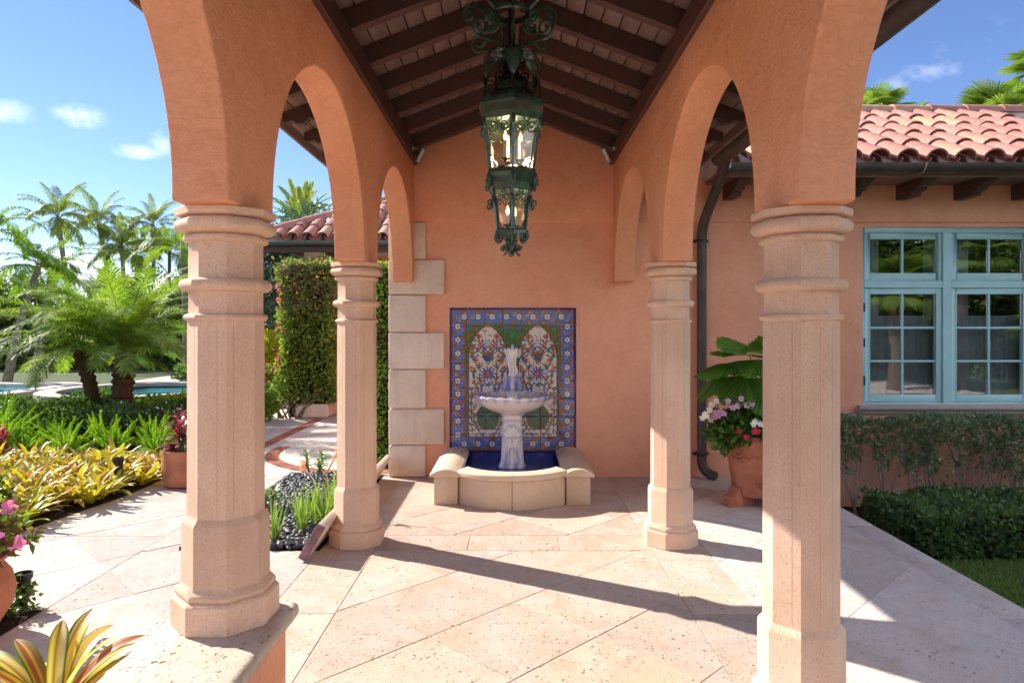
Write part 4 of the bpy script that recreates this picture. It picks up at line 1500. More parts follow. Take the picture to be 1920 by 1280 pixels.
# roof cap with overhanging cornice
m = MB().lathe([(0.06, zl(150)), (0.085, zl(172)), (0.155, zl(186)), (0.192, zl(196)), (0.196, zl(204)), (0.188, zl(208)), (0.182, zl(222)), (0.168, zl(232)), (0.158, zl(232)), (0.168, zl(215)), (0.05, zl(190))], 6, (LX, LY, 0), HP, caps=False)
m.build('cornice', IRON, lant)
m = MB().lathe([(0.118, zl(318)), (0.142, zl(322)), (0.146, zl(330)), (0.134, zl(336)), (0.12, zl(346)), (0.112, zl(360)), (0.104, zl(360)), (0.11, zl(330))], 6, (LX, LY, 0), HP, caps=False)
m.build('mid_ledge', IRON, lant)
MB().lathe([(0.076, zl(430)), (0.094, zl(433)), (0.096, zl(439)), (0.06, zl(446)), (0.03, zl(452))], 6, (LX, LY, 0), HP, caps=False).build('lower_ledge', IRON, lant)
for k in range(6):
    for (z0, r0, z1, r1) in ((zA, rA, zB, rB), (zC, rC, zD, rD)):
        MB().tube([hexa(r0, z0 + 0.01, k), hexa(r1, z1 - 0.01, k)], 0.0085, 6).build('corner_bar', IRON, lant, smooth=60)
        a, b, c, d = hexa(r0 - 0.004, z0, k), hexa(r0 - 0.004, z0, k + 1), hexa(r1 - 0.004, z1, k + 1), hexa(r1 - 0.004, z1, k)
        MB().add([a, b, c, d], [(0, 1, 2, 3)]).build('pane', LGLASS, lant)
        # inner tracery
        m = MB()
        w_ = (b - a).normalized()
        h_ = (((c + d) / 2 - (a + b) / 2)).normalized()
        mid = (a + b) / 2
        wd, ht = (b - a).length, ((c + d) / 2 - mid).length
        nrm = Vector((mid.x - LX, mid.y - LY, 0)).normalized() * 0.004
        Q = lambda u, v: mid + w_ * (u * wd * (1 - (1 - (c - d).length / wd) * v)) + h_ * (v * ht) + nrm
        pts = [Q(-0.40, 0.20)] + [Q(-0.40 + 0.02 * sin(t), t) for t in (0.35, 0.5, 0.65, 0.78)] + [Q(-0.34, 0.88), Q(-0.2, 0.955), Q(0, 0.975), Q(0.2, 0.955), Q(0.34, 0.88)] + [Q(0.40, t) for t in (0.78, 0.65, 0.5, 0.35, 0.20)]
        m.tube(pts, 0.0035, 5)
        for s in (-1, 1):
            m.tube(spiral(Q(s * 0.20, 0.20), w_ * s, h_, 0.20 * wd, 1.3, pi * 0.0), 0.0038, 5)
        m.tube(spiral(Q(0, 0.06), w_, h_, 0.10 * wd, 1.0, 0, 14, 0.0), 0.0035, 5)
        m.build('tracery', IRON, lant, smooth=60)
    # leaf knobs on the corners and brackets between the tiers
    for (r, z, q) in ((rA + 0.004, zA - 0.03, 1.0), (rB + 0.012, zB - 0.05, 1.1), (rC + 0.004, zC - 0.05, 0.7), (rD + 0.010, zD - 0.02, 0.7)):
        p = hexa(r, z, k)
        o_ = (p - Vector((LX, LY, z))).normalized()
        m = MB()
        m.ball(p, 0.014 * q, 0.014 * q, 0.030 * q, 8, 6)
        m.ball(p + o_ * 0.010 * q + Vector((0, 0, -0.02 * q)), 0.010 * q, 0.010 * q, 0.018 * q, 8, 5)
        m.build('leaf_knob', IRON, lant, smooth=60)
    o_ = (hexa(1, 0, k) - Vector((LX, LY, 0))).normalized()
    ctr = Vector((LX, LY, 0))
    zb = Vector((0, 0, 1))

    def outp(r, z):
        return ctr + o_ * r + zb * z
    # S-brackets beside the lower tier
    P = [outp(rB + 0.012, zB - 0.03), outp(rB + 0.02, zB - 0.07), outp(rB - 0.002, zB - 0.10), outp(rC - 0.004, zB - 0.135), outp(rC + 0.004, zB - 0.17)]
    MB().tube(P + spiral(outp(rC + 0.022, zB - 0.175), -o_, zb * -1, 0.018, 1.3, 0, 16), 0.0045, 6).build('scroll_bracket', IRON, lant, smooth=60)
    # bottom tail scrolls
    P = [outp(0.085, zD - 0.015), outp(0.092, zD - 0.035), outp(0.072, zD - 0.055)]
    MB().tube(spiral(outp(0.074, zD - 0.040), o_, zb, 0.024, -1.4, 0.6, 18) , 0.005, 6).build('tail_scroll', IRON, lant, smooth=60)
    MB().tube([outp(0.05, zD - 0.02), outp(0.034, zD - 0.05), outp(0.022, zD - 0.09), outp(0.032, zD - 0.118), outp(0.05, zD - 0.132)], 0.005, 6).build('tail_rod', IRON, lant, smooth=60)
    MB().tube(spiral(outp(0.046, zD - 0.088), o_, zb, 0.018, -1.4, 0.2, 16), 0.0045, 6).build('tail_scroll', IRON, lant, smooth=60)
    # acanthus scrolls on the roof of the lantern
    m = MB().tube([outp(0.172, zl(190))] + spiral(outp(0.128, zl(172)), o_, zb, 0.042, 1.5, -0.6, 24), 0.005, 6)
    m.tube([outp(0.10, zl(182))] + spiral(outp(0.070, zl(150)), o_, zb, 0.034, 1.4, -1.0, 20), 0.006, 6)
    m.tube(spiral(outp(0.055, zl(120)), o_, zb, 0.028, 1.4, -1.2, 18), 0.005, 6)
    m.build('crown_scroll', IRON_D, lant, smooth=60)
    # drooping acanthus leaves
    m = MB()
    P = [outp(0.035, zl(116)), outp(0.070, zl(100)), outp(0.118, zl(103)), outp(0.150, zl(118)), outp(0.163, zl(140)), outp(0.155, zl(158))]
    W = [0.022, 0.040, 0.046, 0.038, 0.030, 0.006]
    tn = Vector((-o_.y, o_.x, 0))
    v, f = [], []
    for p, w2 in zip(P, W):
        v += [p - tn * w2, p - tn * w2 * 0.5 + zb * 0.010, p + zb * 0.004, p + tn * w2 * 0.5 + zb * 0.010, p + tn * w2]
    for i in range(len(P) - 1):
        for j in range(4):
            f.append((i * 5 + j, i * 5 + j + 1, i * 5 + j + 6, i * 5 + j + 5))
    MB().add(v, f).build('acanthus_leaf', IRON, lant, smooth=80)
    # upper crown: straps, collar volutes, big scroll arms
    MB().tube([outp(0.060, zl(106)), outp(0.050, zl(80)), outp(0.058, zl(58)), outp(0.080, zl(40)), outp(0.098, zl(22)), outp(0.078, zl(0)), outp(0.062, zl(-30)), outp(0.05, zl(-80))], 0.009, 6, flat=(1.3, 0.6)).build('crown_strap', IRON, lant, smooth=60)
    MB().tube([outp(0.062, zl(84)), outp(0.12, zl(86)), outp(0.175, zl(84))] + spiral(outp(0.195, zl(66)), o_, zb, 0.052, 1.45, -1.3, 26), 0.0062, 6, flat=(1.5, 0.7)).build('scroll_arm', IRON, lant, smooth=60)
    MB().tube([outp(0.07, zl(36))] + spiral(outp(0.125, zl(38)), o_, zb, 0.040, 1.4, -2.4, 22), 0.0075, 6, flat=(1.6, 0.7)).build('volute', IRON, lant, smooth=60)
    MB().tube([outp(0.09, zl(26)), outp(0.17, zl(4)), outp(0.245, zl(-12))] + spiral(outp(0.262, zl(6)), o_, zb, 0.046, -1.4, 1.9, 24), 0.008, 6, flat=(1.6, 0.7)).build('scroll_arm', IRON, lant, smooth=60)
m = MB().lathe([(0.100, zl(30)), (0.108, zl(27)), (0.108, zl(21)), (0.100, zl(18)), (0.096, zl(24)), (0.100, zl(30))], 30, (LX, LY, 0), 0, caps=False)
m.build('collar', IRON, lant, smooth=40)
MB().lathe([(0.052, zl(146)), (0.075, zl(148)), (0.078, zl(152)), (0.05, zl(155))], 24, (LX, LY, 0)).build('collar', IRON_D, lant, smooth=40)
MB().lathe([(0.02, zl(200)), (0.05, zl(170)), (0.045, zl(140)), (0.03, zl(110)), (0.022, zl(90)), (0.018, zl(20)), (0.05, zl(-60)), (0.035, zl(-110)), (0.02, 3.60)], 16, (LX, LY, 0)).build('stem', IRON_D, lant, smooth=50)
MB().lathe([(0.012, zl(480)), (0.018, zl(472)), (0.026, zl(462)), (0.016, zl(452)), (0.012, zl(445))], 12, (LX, LY, 0)).build('tail_finial', IRON, lant, smooth=60)
# candles
for (tier_z, rad, hh, ns) in ((zl(300), 0.050, 0.095, 3), (zl(422), 0.03, 0.05, 2)):
    for k in range(ns):
        a = HP - 0.75 + 2 * pi * k / ns
        p = Vector((LX + rad * cos(a), LY + rad * sin(a), tier_z))
        cn = MB().lathe([(0.0098, 0), (0.0105, 0.004), (0.0105, hh - 0.003), (0.0085, hh)], 12, tuple(p)).build('candle', CANDLE, lant, smooth=50)
        cn_off = None
        MB().lathe([(0.004, hh), (0.009, hh + 0.010), (0.0105, hh + 0.020), (0.008, hh + 0.033), (0.0015, hh + 0.052)], 10, tuple(p)).build('bulb', BULB, cn, smooth=80)
        MB().lathe([(0.004, -0.02), (0.008, -0.012), (0.022, -0.004), (0.024, 0.0), (0.010, 0.002)], 12, tuple(p)).build('drip_pan', IRON_D, cn, smooth=50)
        MB().tube([(LX, LY, tier_z - 0.035), tuple(p * 0.5 + Vector((LX, LY, tier_z - 0.045)) * 0.5 - Vector((0, 0, 0.01))), (p.x, p.y, p.z - 0.015)], 0.004, 6).build('candle_arm', IRON_D, cn, smooth=60)
MB().tube([(LX, LY, zl(430)), (LX, LY, zl(200))], 0.009, 8).build('spindle', IRON_D, lant, smooth=60)

ll = bpy.data.lights.new('lantern_glow', 'POINT')
ll.energy = 3.0
ll.color = (1.0, 0.70, 0.42)
ll.shadow_soft_size = 0.06
lo = bpy.data.objects.new('lantern_glow', ll)
lo.location = (0, 0, zl(285) - 1.86)
lo.parent = lant
COL.objects.link(lo)

# ================================================================== FLOODLIGHTS on the wall plates
for s, lab in ((-1, 'small silver spotlight clipped to the beam above the stone quoins'), (1, 'small silver spotlight clipped to the beam on the drainpipe side')):
    fl = thing('spotlight', lab, 'spotlight', (s * 0.95, 6.42, 3.15), 0, 'spotlights under the roof')
    MB().lathe([(0.032, -0.006), (0.032, 0.006)], 16).xf(Matrix.Translation(Vector((s * 0.944, 6.42, 3.17))) @ Matrix.Rotation(pi / 2, 4, 'Y')).build('mount_plate', SILVER, fl, smooth=40)
    MB().tube([(s * 0.944, 6.42, 3.17), (s * 0.89, 6.41, 3.165), (s * 0.865, 6.40, 3.14)], 0.010, 8).build('swivel_arm', SILVER, fl, smooth=60)
    M = Matrix.Translation(Vector((s * 0.855, 6.40, 3.135))) @ Matrix.Rotation(radians(-28 * s), 4, 'Y') @ Matrix.Rotation(radians(8), 4, 'X')
    MB().lathe([(0.022, 0.03), (0.036, 0.02), (0.038, -0.10), (0.041, -0.115), (0.036, -0.118), (0.034, -0.10)], 18).xf(M).build('housing', SILVER, fl, smooth=40)
    MB().lathe([(0.033, -0.100), (0.033, -0.103)], 16).xf(M).build('lens', CANDLE, fl)

# ================================================================== LEANING SLAB
sb = MB()
th = 0.052
d_ = Vector((0.125, 0, 0.21)).normalized()
nn = Vector((-d_.z, 0, d_.x))
base = Vector((-1.325, 0, 0.006))
Lb = 0.245
q = [base, base + d_ * Lb, base + d_ * Lb + nn * th, base + nn * th]
zmin = min(p.z for p in q)
sb.prism([(p.x, p.z - zmin + 0.002) for p in q], 'y', 4.36, 6.70)
so = sb.build('leaning_slab', STONE_Q, None, bevel=0.006, off=(-1.3, 5.5, 0))
so.location = (-1.3, 5.5, 0)
eb = MB().prism([(p.x, p.z - zmin + 0.002) for p in q], 'y', 4.325, 4.359).build('slab_end', m_plain('mauve_stone', (0.22, 0.12, 0.125), 0.8, var=0.35, scale=14, bump=0.5), so, bevel=0.006)
tag(so, 'long pale stone slab leaning on edge between pebble bed and columns', 'stone slab')

# ================================================================== FOLIAGE TOOLS
def A(*c):
    return np.array(c, dtype=float)


def unit(v):
    return v / np.maximum(np.linalg.norm(v, axis=-1, keepdims=True), 1e-9)


def leaf_cloud(P, N, L, W, c1, c2, rg, fold=0.25, spread=0.8, c3=None, p3=0.0):
    """one folded leaf (4 verts, 2 tris) per point; N = outward direction"""
    n = len(P)
    d = unit(N + rg.normal(0, spread, (n, 3)) + A(0, 0, 0.15))
    s = unit(np.cross(d, rg.normal(0, 1, (n, 3))))
    up = np.cross(s, d)
    l = (L * rg.uniform(0.65, 1.25, n))[:, None]
    w = (W * rg.uniform(0.7, 1.2, n))[:, None]
    b = P
    mid = P + d * l * 0.5
    tip = P + d * l - up * l * 0.15
    V = np.stack([b, mid + s * w + up * w * fold, tip, mid - s * w + up * w * fold], 1).reshape(-1, 3)
    k = np.arange(n)[:, None] * 4
    F = np.concatenate([k + A(0, 1, 2).astype(int), k + A(0, 2, 3).astype(int)], 0)
    t = rg.uniform(0, 1, (n, 1))
    c = A(*c1) * (1 - t) + A(*c2) * t
    if c3 is not None:
        q = rg.uniform(0, 1, n) < p3
        c[q] = A(*c3) * rg.uniform(0.7, 1.2, (q.sum(), 1))
    return V, F, np.repeat(c, 4, 0)


def join(parts):
    V, F, C, k = [], [], [], 0
    for v, f, c in parts:
        V.append(v)
        F.append(np.asarray(f) + k)
        C.append(c)
        k += len(v)
    return np.concatenate(V), np.concatenate(F), np.concatenate(C)


def strip_leaf(P, W, side, up, colfn, fold=0.15, us=(-1, -0.55, 0, 0.55, 1)):
    """leaf blade along points P (m,3) with half-widths W, 5 verts across; triangles"""
    m = len(P)
    us = A(*us)
    nu = len(us)
    V = np.zeros((m, nu, 3))
    for j, u in enumerate(us):
        V[:, j] = P + side * (W * u)[:, None] + up * (W * abs(u) * fold)[:, None]
    C = np.zeros((m, nu, 3))
    for i in range(m):
        for j in range(nu):
            C[i, j] = colfn(i / (m - 1), us[j])
    F = []
    for i in range(m - 1):
        for j in range(nu - 1):
            a = i * nu + j
            F += [(a, a + 1, a + nu + 1), (a, a + nu + 1, a + nu)]
    return V.reshape(-1, 3), np.array(F), C.reshape(-1, 3)


def arc_leaf(L, el0, bend, az, m=9, wmax=0.02, prof=None, colfn=None, base=(0, 0, 0), fold=0.15, r0=0.0, twist=0.0, us=(-1, -0.55, 0, 0.55, 1)):
    """blade leaving base at elevation el0, bending down by `bend` radians towards the tip"""
    t = np.linspace(0, 1, m)
    el = el0 - bend * t ** 1.3
    dr, dz = np.cos(el) * L / (m - 1), np.sin(el) * L / (m - 1)
    r = r0 + np.concatenate([[0], np.cumsum(dr[:-1])])
    z = np.concatenate([[0], np.cumsum(dz[:-1])])
    P = np.stack([r * cos(az), r * sin(az), z], 1) + A(*base)
    W = wmax * (prof(t) if prof else np.sin(np.clip(t * 0.93 + 0.07, 0, 1) * pi) ** 0.6)
    W = np.maximum(W, 0.0006)
    side = A(-sin(az) * cos(twist), cos(az) * cos(twist), sin(twist))
    up = np.stack([-np.sin(el) * cos(az), -np.sin(el) * sin(az), np.cos(el)], 1)
    return strip_leaf(P, W, side, up, colfn or (lambda a, b: A(0.1, 0.2, 0.03)), fold, us)


def frond(L=1.6, el0=0.7, bend=1.4, n=46, ll=0.38, lw=0.011, phi=0.95, droop=0.5, vee=0.25, seed=0, c1=(0.05, 0.10, 0.015), c2=(0.12, 0.17, 0.03), tip=(0.2, 0.2, 0.05), rw=0.010, start=0.16, rc=(0.16, 0.17, 0.05), dead=0.0):
    """pinnate palm frond along +x, leaving the crown at elevation el0"""
    rg = np.random.default_rng(seed)
    m = 40
    t = np.linspace(0, 1, m)
    el = el0 - bend * t ** 1.4
    x = np.concatenate([[0], np.cumsum(np.cos(el[:-1]))]) * L / (m - 1)
    z = np.concatenate([[0], np.cumsum(np.sin(el[:-1]))]) * L / (m - 1)
    parts = []
    # rachis
    W = rw * (1 - 0.85 * t)
    R = np.stack([x, np.zeros(m), z], 1)
    V = np.stack([R + np.stack([np.zeros(m), W, np.zeros(m)], 1), R + np.stack([-np.sin(el) * W, np.zeros(m), np.cos(el) * W], 1), R - np.stack([np.zeros(m), W, np.zeros(m)], 1)], 1).reshape(-1, 3)
    F = []
    for i in range(m - 1):
        for j in range(3):
            a, b = i * 3 + j, i * 3 + (j + 1) % 3
            F += [(a, b, b + 3), (a, b + 3, a + 3)]
    parts.append((V, np.array(F), np.tile(A(*rc), (len(V), 1))))
    ts = np.repeat(np.linspace(start, 0.995, n), 2)
    sg = np.tile(A(1, -1), n)
    k = ts * (m - 1)
    px, pz, e = np.interp(k, np.arange(m), x), np.interp(k, np.arange(m), z), np.interp(k, np.arange(m), el)
    T = np.stack([np.cos(e), np.zeros_like(e), np.sin(e)], 1)
    Up = np.stack([-np.sin(e), np.zeros_like(e), np.cos(e)], 1)
    Sd = np.stack([np.zeros_like(e), sg, np.zeros_like(e)], 1)
    ph = (phi * (1 - 0.55 * ts ** 2) + rg.normal(0, 0.06, 2 * n))[:, None]
    ln = (ll * (0.35 + 0.65 * np.sin(pi * np.clip(0.12 + 0.86 * (ts - start) / (1 - start), 0, 1)) ** 0.7) * rg.uniform(0.88, 1.1, 2 * n))[:, None]
    ve = vee + rg.normal(0, 0.10, 2 * n)
    d = unit(T * np.cos(ph) + (Sd * np.cos(ve)[:, None] + Up * np.sin(ve)[:, None]) * np.sin(ph))
    B = np.stack([px, np.zeros_like(px), pz], 1)
    M_ = B + d * ln * 0.5 - A(0, 0, 1) * ln * droop * 0.10
    E = B + d * ln - A(0, 0, 1) * ln * droop * rg.uniform(0.3, 0.75, (2 * n, 1))
    wv = unit(np.cross(d, Up)) * lw
    V = np.stack([B - wv * 0.6, B + wv * 0.6, M_ + wv, M_ - wv, E], 1).reshape(-1, 3)
    kk = np.arange(2 * n)[:, None] * 5
    F = np.concatenate([kk + A(0, 1, 2).astype(int), kk + A(0, 2, 3).astype(int), kk + A(3, 2, 4).astype(int)], 0)
    q = rg.uniform(0, 1, (2 * n, 1))
    c = A(*c1) * (1 - q) + A(*c2) * q
    C = np.repeat(c[:, None], 5, 1)
    C[:, 4] = C[:, 4] * 0.5 + A(*tip) * 0.5
    if dead:
        C = C * (1 - dead) + A(0.30, 0.19, 0.08) * dead
    parts.append((V, F, C.reshape(-1, 3)))
    return join(parts)


def fan_leaf(R=0.45, n=34, span=4.6, petiole=0.6, el=0.9, seed=0, c1=(0.06, 0.12, 0.02), c2=(0.14, 0.20, 0.05), split=0.45, costa=0.3, droop=0.25, circ=False, tilt=0.55):
    """palmate leaf: petiole along +x rising at el, pleated segments free beyond `split`"""
    rg = np.random.default_rng(seed)
    hub = A(cos(el), 0, sin(el)) * petiole
    parts = []
    W = 0.008
    V = A([0, W, 0], [0, -W, 0], [0, 0, W]) if False else np.array([[0, W, 0], [0, -W, 0], [0, 0, 1.5 * W], *(hub + np.array([[0, W * .6, 0], [0, -W * .6, 0], [0, 0, W]]))])
    F = np.array([(0, 1, 4), (0, 4, 3), (1, 2, 5), (1, 5, 4), (2, 0, 3), (2, 3, 5)])
    parts.append((V, F, np.tile(A(0.14, 0.17, 0.05), (6, 1))))
    # leaf plane: spanned by d (continuing the petiole, flattened) and y, with normal nrm
    e2 = el - tilt
    d = A(cos(e2), 0, sin(e2))
    s = A(0, 1, 0)
    nrm = A(-sin(e2), 0, cos(e2))
    Vs, Fs, Cs = [], [], []
    k = 0
    for i in range(n):
        a0 = -span / 2 + span * i / n
        a1 = -span / 2 + span * (i + 1) / n
        am = (a0 + a1) / 2
        rr = R * (1 - 0.18 * abs(am) / (span / 2)) * rg.uniform(0.93, 1.04)

        def pt(a, r, h):
            dr = droop * (r / R) ** 2 * R * (0.35 + 0.65 * abs(a) / (span / 2))
            p = hub + (d * cos(a) + s * sin(a)) * r + nrm * h
            return p - A(0, 0, 1) * dr
        c = A(*c1) + (A(*c2) - A(*c1)) * rg.uniform()
        sp = split * R
        end = 0.97 if circ else 1.0
        pts = [hub, pt(a0, sp, 0), pt(am, sp, 0.016 * R / 0.45), pt(a1, sp, 0)]
        if circ:
            pts += [pt(a0, rr * 0.985, 0.0), pt(am, rr, 0.014), pt(a1, rr * 0.985, 0.0)]
            f = [(0, 1, 2), (0, 2, 3), (1, 4, 5), (1, 5, 2), (2, 5, 6), (2, 6, 3)]
        else:
            tw = 0.35
            pts += [pt(am - (a1 - a0) * tw, rr * 0.78, 0.0), pt(am + (a1 - a0) * tw, rr * 0.78, 0.0), pt(am + rg.normal(0, .03), rr, -0.05 * R * rg.uniform(0, 2))]
            f = [(0, 1, 2), (0, 2, 3), (1, 4, 2), (2, 5, 3), (2, 4, 5), (4, 6, 5)]
        Vs += pts
        Fs += [tuple(x + k for x in q) for q in f]
        Cs += [c] * 7
        k += 7
    parts.append((np.array(Vs), np.array(Fs), np.array(Cs)))
    return join(parts)


def mesh_of(name, vfc, mat, smooth=None):
    v, f, c = vfc
    return np_mesh(name, v, f, mat, c, smooth)


def trunk_mesh(name, path, rad, mat, rings=0, n=12, rough=0.0, seed=0):
    """tapered trunk with leaf-scar rings"""
    P = [Vector(p) for p in path]
    m = rings or 24
    rg = random.Random(seed)
    pts, rr = [], []
    for i in range(m + 1):
        t = i / m * (len(P) - 1)
        k = min(int(t), len(P) - 2)
        f = t - k
        p = P[k].lerp(P[k + 1], f)
        r = rad[k] + (rad[k + 1] - rad[k]) * f
        pts.append(p)
        rr.append(r * (1 + rough * (1 if i % 2 else -1) * rg.uniform(0.5, 1.0)))
    return MB().tube(pts, rr, n).mesh(name, mat, smooth=70)


def make_palm(name, label, group, loc, path, rad, bark, fronds, nf, seed, tilt=(0, 0), scale=1.0, elr=(0.0, 1.0), fname='frond', rings=30, rough=0.06, cat='palm tree', stub=0.0, az0=None):
    """fronds: list of meshes ordered from upright to hanging"""
    rg = random.Random(seed)
    t = thing(name, label, cat, loc, 0, group)
    place('trunk', trunk_mesh('trunk', path, rad, bark, rings, 10, rough, seed), t)
    top = Vector(path[-1])
    ga = pi * (3 - sqrt(5))
    for i in range(nf):
        q = (i + 0.5) / nf
        me = fronds[min(int(q * len(fronds)), len(fronds) - 1)]
        az = i * ga + rg.uniform(-0.25, 0.25) + (az0 or 0)
        o = place(fname, me, t, top + Vector((cos(az), sin(az), 0)) * 0.02 + Vector((0, 0, rg.uniform(-0.04, 0.04) - 0.10 * q * scale)), (rg.uniform(-0.10, 0.10), rg.uniform(-0.12, 0.12), az), scale * rg.uniform(0.85, 1.1))
    return t


def box_points(rg, n, x0, x1, y0, y1, z0, z1, jitter=0.03, faces=('x0', 'x1', 'y0', 'y1', 'z1'), lump=0.04):
    """points near the faces of a box with outward normals, uneven"""
    ar = {'x0': (y1 - y0) * (z1 - z0), 'x1': (y1 - y0) * (z1 - z0), 'y0': (x1 - x0) * (z1 - z0), 'y1': (x1 - x0) * (z1 - z0), 'z1': (x1 - x0) * (y1 - y0)}
    tot = sum(ar[f] for f in faces)
    P, N = [], []
    for f in faces:
        k = int(n * ar[f] / tot)
        p = np.stack([rg.uniform(x0, x1, k), rg.uniform(y0, y1, k), rg.uniform(z0, z1, k)], 1)
        nn = np.zeros((k, 3))
        ax = 'xyz'.index(f[0])
        hi = f[1] == '1'
        p[:, ax] = {'x0': x0, 'x1': x1, 'y0': y0, 'y1': y1, 'z1': z1}[f]
        nn[:, ax] = 1 if hi else -1
        lum = lump * (np.sin(p[:, 0] * 9 + p[:, 2] * 7) + np.sin(p[:, 1] * 8 - p[:, 0] * 5 + p[:, 2] * 6)) * 0.5
        dep = np.abs(rg.normal(0, jitter, k))
        p += nn * (lum - dep)[:, None]
        P.append(p)
        N.append(nn)
    return np.concatenate(P), np.concatenate(N)


def ball_points(rg, n, c, r, lump=0.12, shell=0.35):
    d = unit(rg.normal(0, 1, (n, 3)))
    q = 1 - shell * rg.uniform(0, 1, n) ** 1.5
    lum = 1 + lump * (np.sin(d[:, 0] * 6 + c[0]) * np.sin(d[:, 1] * 7 + 1) + np.sin(d[:, 2] * 8 + d[:, 0] * 4))
    return A(*c) + d * A(*r) * (q * lum)[:, None], d


def shrub(name, label, cat, loc, blobs, nleaf, L, W, c1, c2, seed, mat=LEAF, group=None, stems=5, spread=0.8, c3=None, p3=0.0, stem_mat=BARK_G, flat=0.0):
    """shrub with stems and a leaf mass built of blobs [(center, radii)]"""
    rg = np.random.default_rng(seed)
    t = thing(name, label, cat, loc, 0, group)
    vol = sum(r[0] * r[1] + r[1] * r[2] + r[0] * r[2] for _, r in blobs)
    parts = []
    for c, r in blobs:
        k = int(nleaf * (r[0] * r[1] + r[1] * r[2] + r[0] * r[2]) / vol)
        P, N = ball_points(rg, k, c, r, 0.12, 0.5)
        ok = P[:, 2] > 0.005
        parts.append(leaf_cloud(P[ok], N[ok], L, W, c1, c2, rg, spread=spread, c3=c3, p3=p3))
    place('foliage', mesh_of('foliage', join(parts), mat), t)
    m = MB()
    rr = random.Random(seed)
    for i in range(stems):
        c, r = blobs[i % len(blobs)]
        e = Vector(c) + Vector((rr.uniform(-.5, .5) * r[0], rr.uniform(-.5, .5) * r[1], rr.uniform(-.2, .4) * r[2]))
        b = Vector((c[0] * 0.4 + rr.uniform(-.05, .05), c[1] * 0.4 + rr.uniform(-.05, .05), 0))
        mid = b.lerp(e, 0.5) + Vector((rr.uniform(-.05, .05), rr.uniform(-.05, .05), 0)) * r[0]
        s_ = min(0.012, 0.05 * r[2] + 0.004)
        m = MB().tube([b, mid, e], [s_, s_ * 0.7, s_ * 0.3], 5)
        place('stem', m.mesh('stem', stem_mat, smooth=70), t)
    return t


def pot(t, prof, mat=TERRA, n=40, name='pot'):
    return place(name, MB().lathe(prof, n, (0, 0, 0)).mesh(name, mat, smooth=45), t)


# ================================================================== LEFT: PEBBLE BED
def bed(name, pts, z=-0.002):
    return struct(MB().add([(x, y, z) for x, y in pts], [tuple(range(len(pts)))]).build(name, SOIL))


bed('soil_bed', [(-2.215, 4.555), (-1.295, 4.555), (-1.295, 6.895), (-2.215, 6.895)])
rg = np.random.default_rng(11)
peb = MB().ball((0, 0, 0), 1, 1, 1, 7, 4)
pv, pf = np.array(peb.v), []
for f in peb.f:
    for k in range(1, len(f) - 1):
        pf.append((f[0], f[k], f[k + 1]))
pf = np.array(pf)
np_, k = [], 0
VV, FF, CC = [], [], []
for layer in range(2):
    for i in range(44):
        for j in range(20):
            x = -2.195 + 0.92 * (j + rg.uniform(-.45, .45)) / 20
            y = 4.585 + 2.29 * (i + rg.uniform(-.45, .45)) / 44
            if x > -1.345 and True:
                continue
            sx, sy, sz = rg.uniform(0.020, 0.040), rg.uniform(0.016, 0.028), rg.uniform(0.010, 0.018)
            a, b = rg.uniform(0, pi), rg.normal(0, 0.25)
            M_ = np.array(Matrix.Rotation(a, 3, 'Z') @ Matrix.Rotation(b, 3, 'X'))
            v = (pv * A(sx, sy, sz)) @ M_.T + A(x, y, 0.008 + layer * 0.018 + rg.uniform(0, 0.006))
            c = A(0.062, 0.070, 0.082) * rg.uniform(0.45, 1.9)
            if rg.uniform() < 0.08:
                c = A(0.20, 0.18, 0.16) * rg.uniform(0.7, 1.2)
            VV.append(v)
            FF.append(pf + k)
            CC.append(np.tile(c, (len(v), 1)))
            k += len(v)
pb = place('pebbles', np_mesh('pebbles', np.concatenate(VV), np.concatenate(FF), m_attr('pebble', 0.5, 0.5, var=0.2), np.concatenate(CC), smooth=180))
struct(pb, 'stuff')
MB().box(-2.235, -2.215, 4.56, 6.91, -0.01, 0.022).build('bed_edging', BLACK, None)
struct(bpy.data.objects['bed_edging'])


# aloes: upright succulent blades
def aloe_mesh(seed, n=18, L=0.30, c1=(0.09, 0.16, 0.03), c2=(0.17, 0.26, 0.06)):
    rg = np.random.default_rng(seed)
    parts = []
    for i in range(n):
        q = rg.uniform()
        c = A(*c1) + (A(*c2) - A(*c1)) * q
        fn = lambda t, u, c=c: c * (1.0 + 0.15 * t) + A(0.03, 0.02, 0) * abs(u)
        parts.append(arc_leaf(L * rg.uniform(0.6, 1.1), rg.uniform(0.95, 1.5), rg.uniform(-0.25, 0.25), rg.uniform(0, 2 * pi), 7, rg.uniform(0.009, 0.014),
                              lambda t: (1 - t) ** 0.75 * 1.0 + 0.02, fn, (rg.normal(0, .022), rg.normal(0, .022), 0.0), 0.6))
    return mesh_of('leaves', join(parts), LEAF_GLOSS, 60)


am = [aloe_mesh(s) for s in (1, 2, 3)]
aloes = [(-1.66, 4.72, 1.0, 'small upright green aloe at the near edge of the pebble bed'), (-1.53, 4.93, 1.1, None), (-1.44, 5.10, 1.15, None), (-1.52, 5.22, 1.05, None), (-1.42, 5.36, 1.1, None), (-1.50, 5.55, 1.0, None), (-1.42, 5.75, 1.05, None), (-1.56, 5.06, 0.9, None), (-1.40, 6.0, 1.0, None)]
for i, (x, y, s, lab) in enumerate(aloes):
    o = place('aloe_plant', am[i % 3], None, (x, y, 0.01), (0, 0, i * 1.3), s)
    tag(o, lab or 'green aloe in the dense clump behind the leaning slab', 'aloe', 'aloe clump beside the leaning slab' if not lab else None)
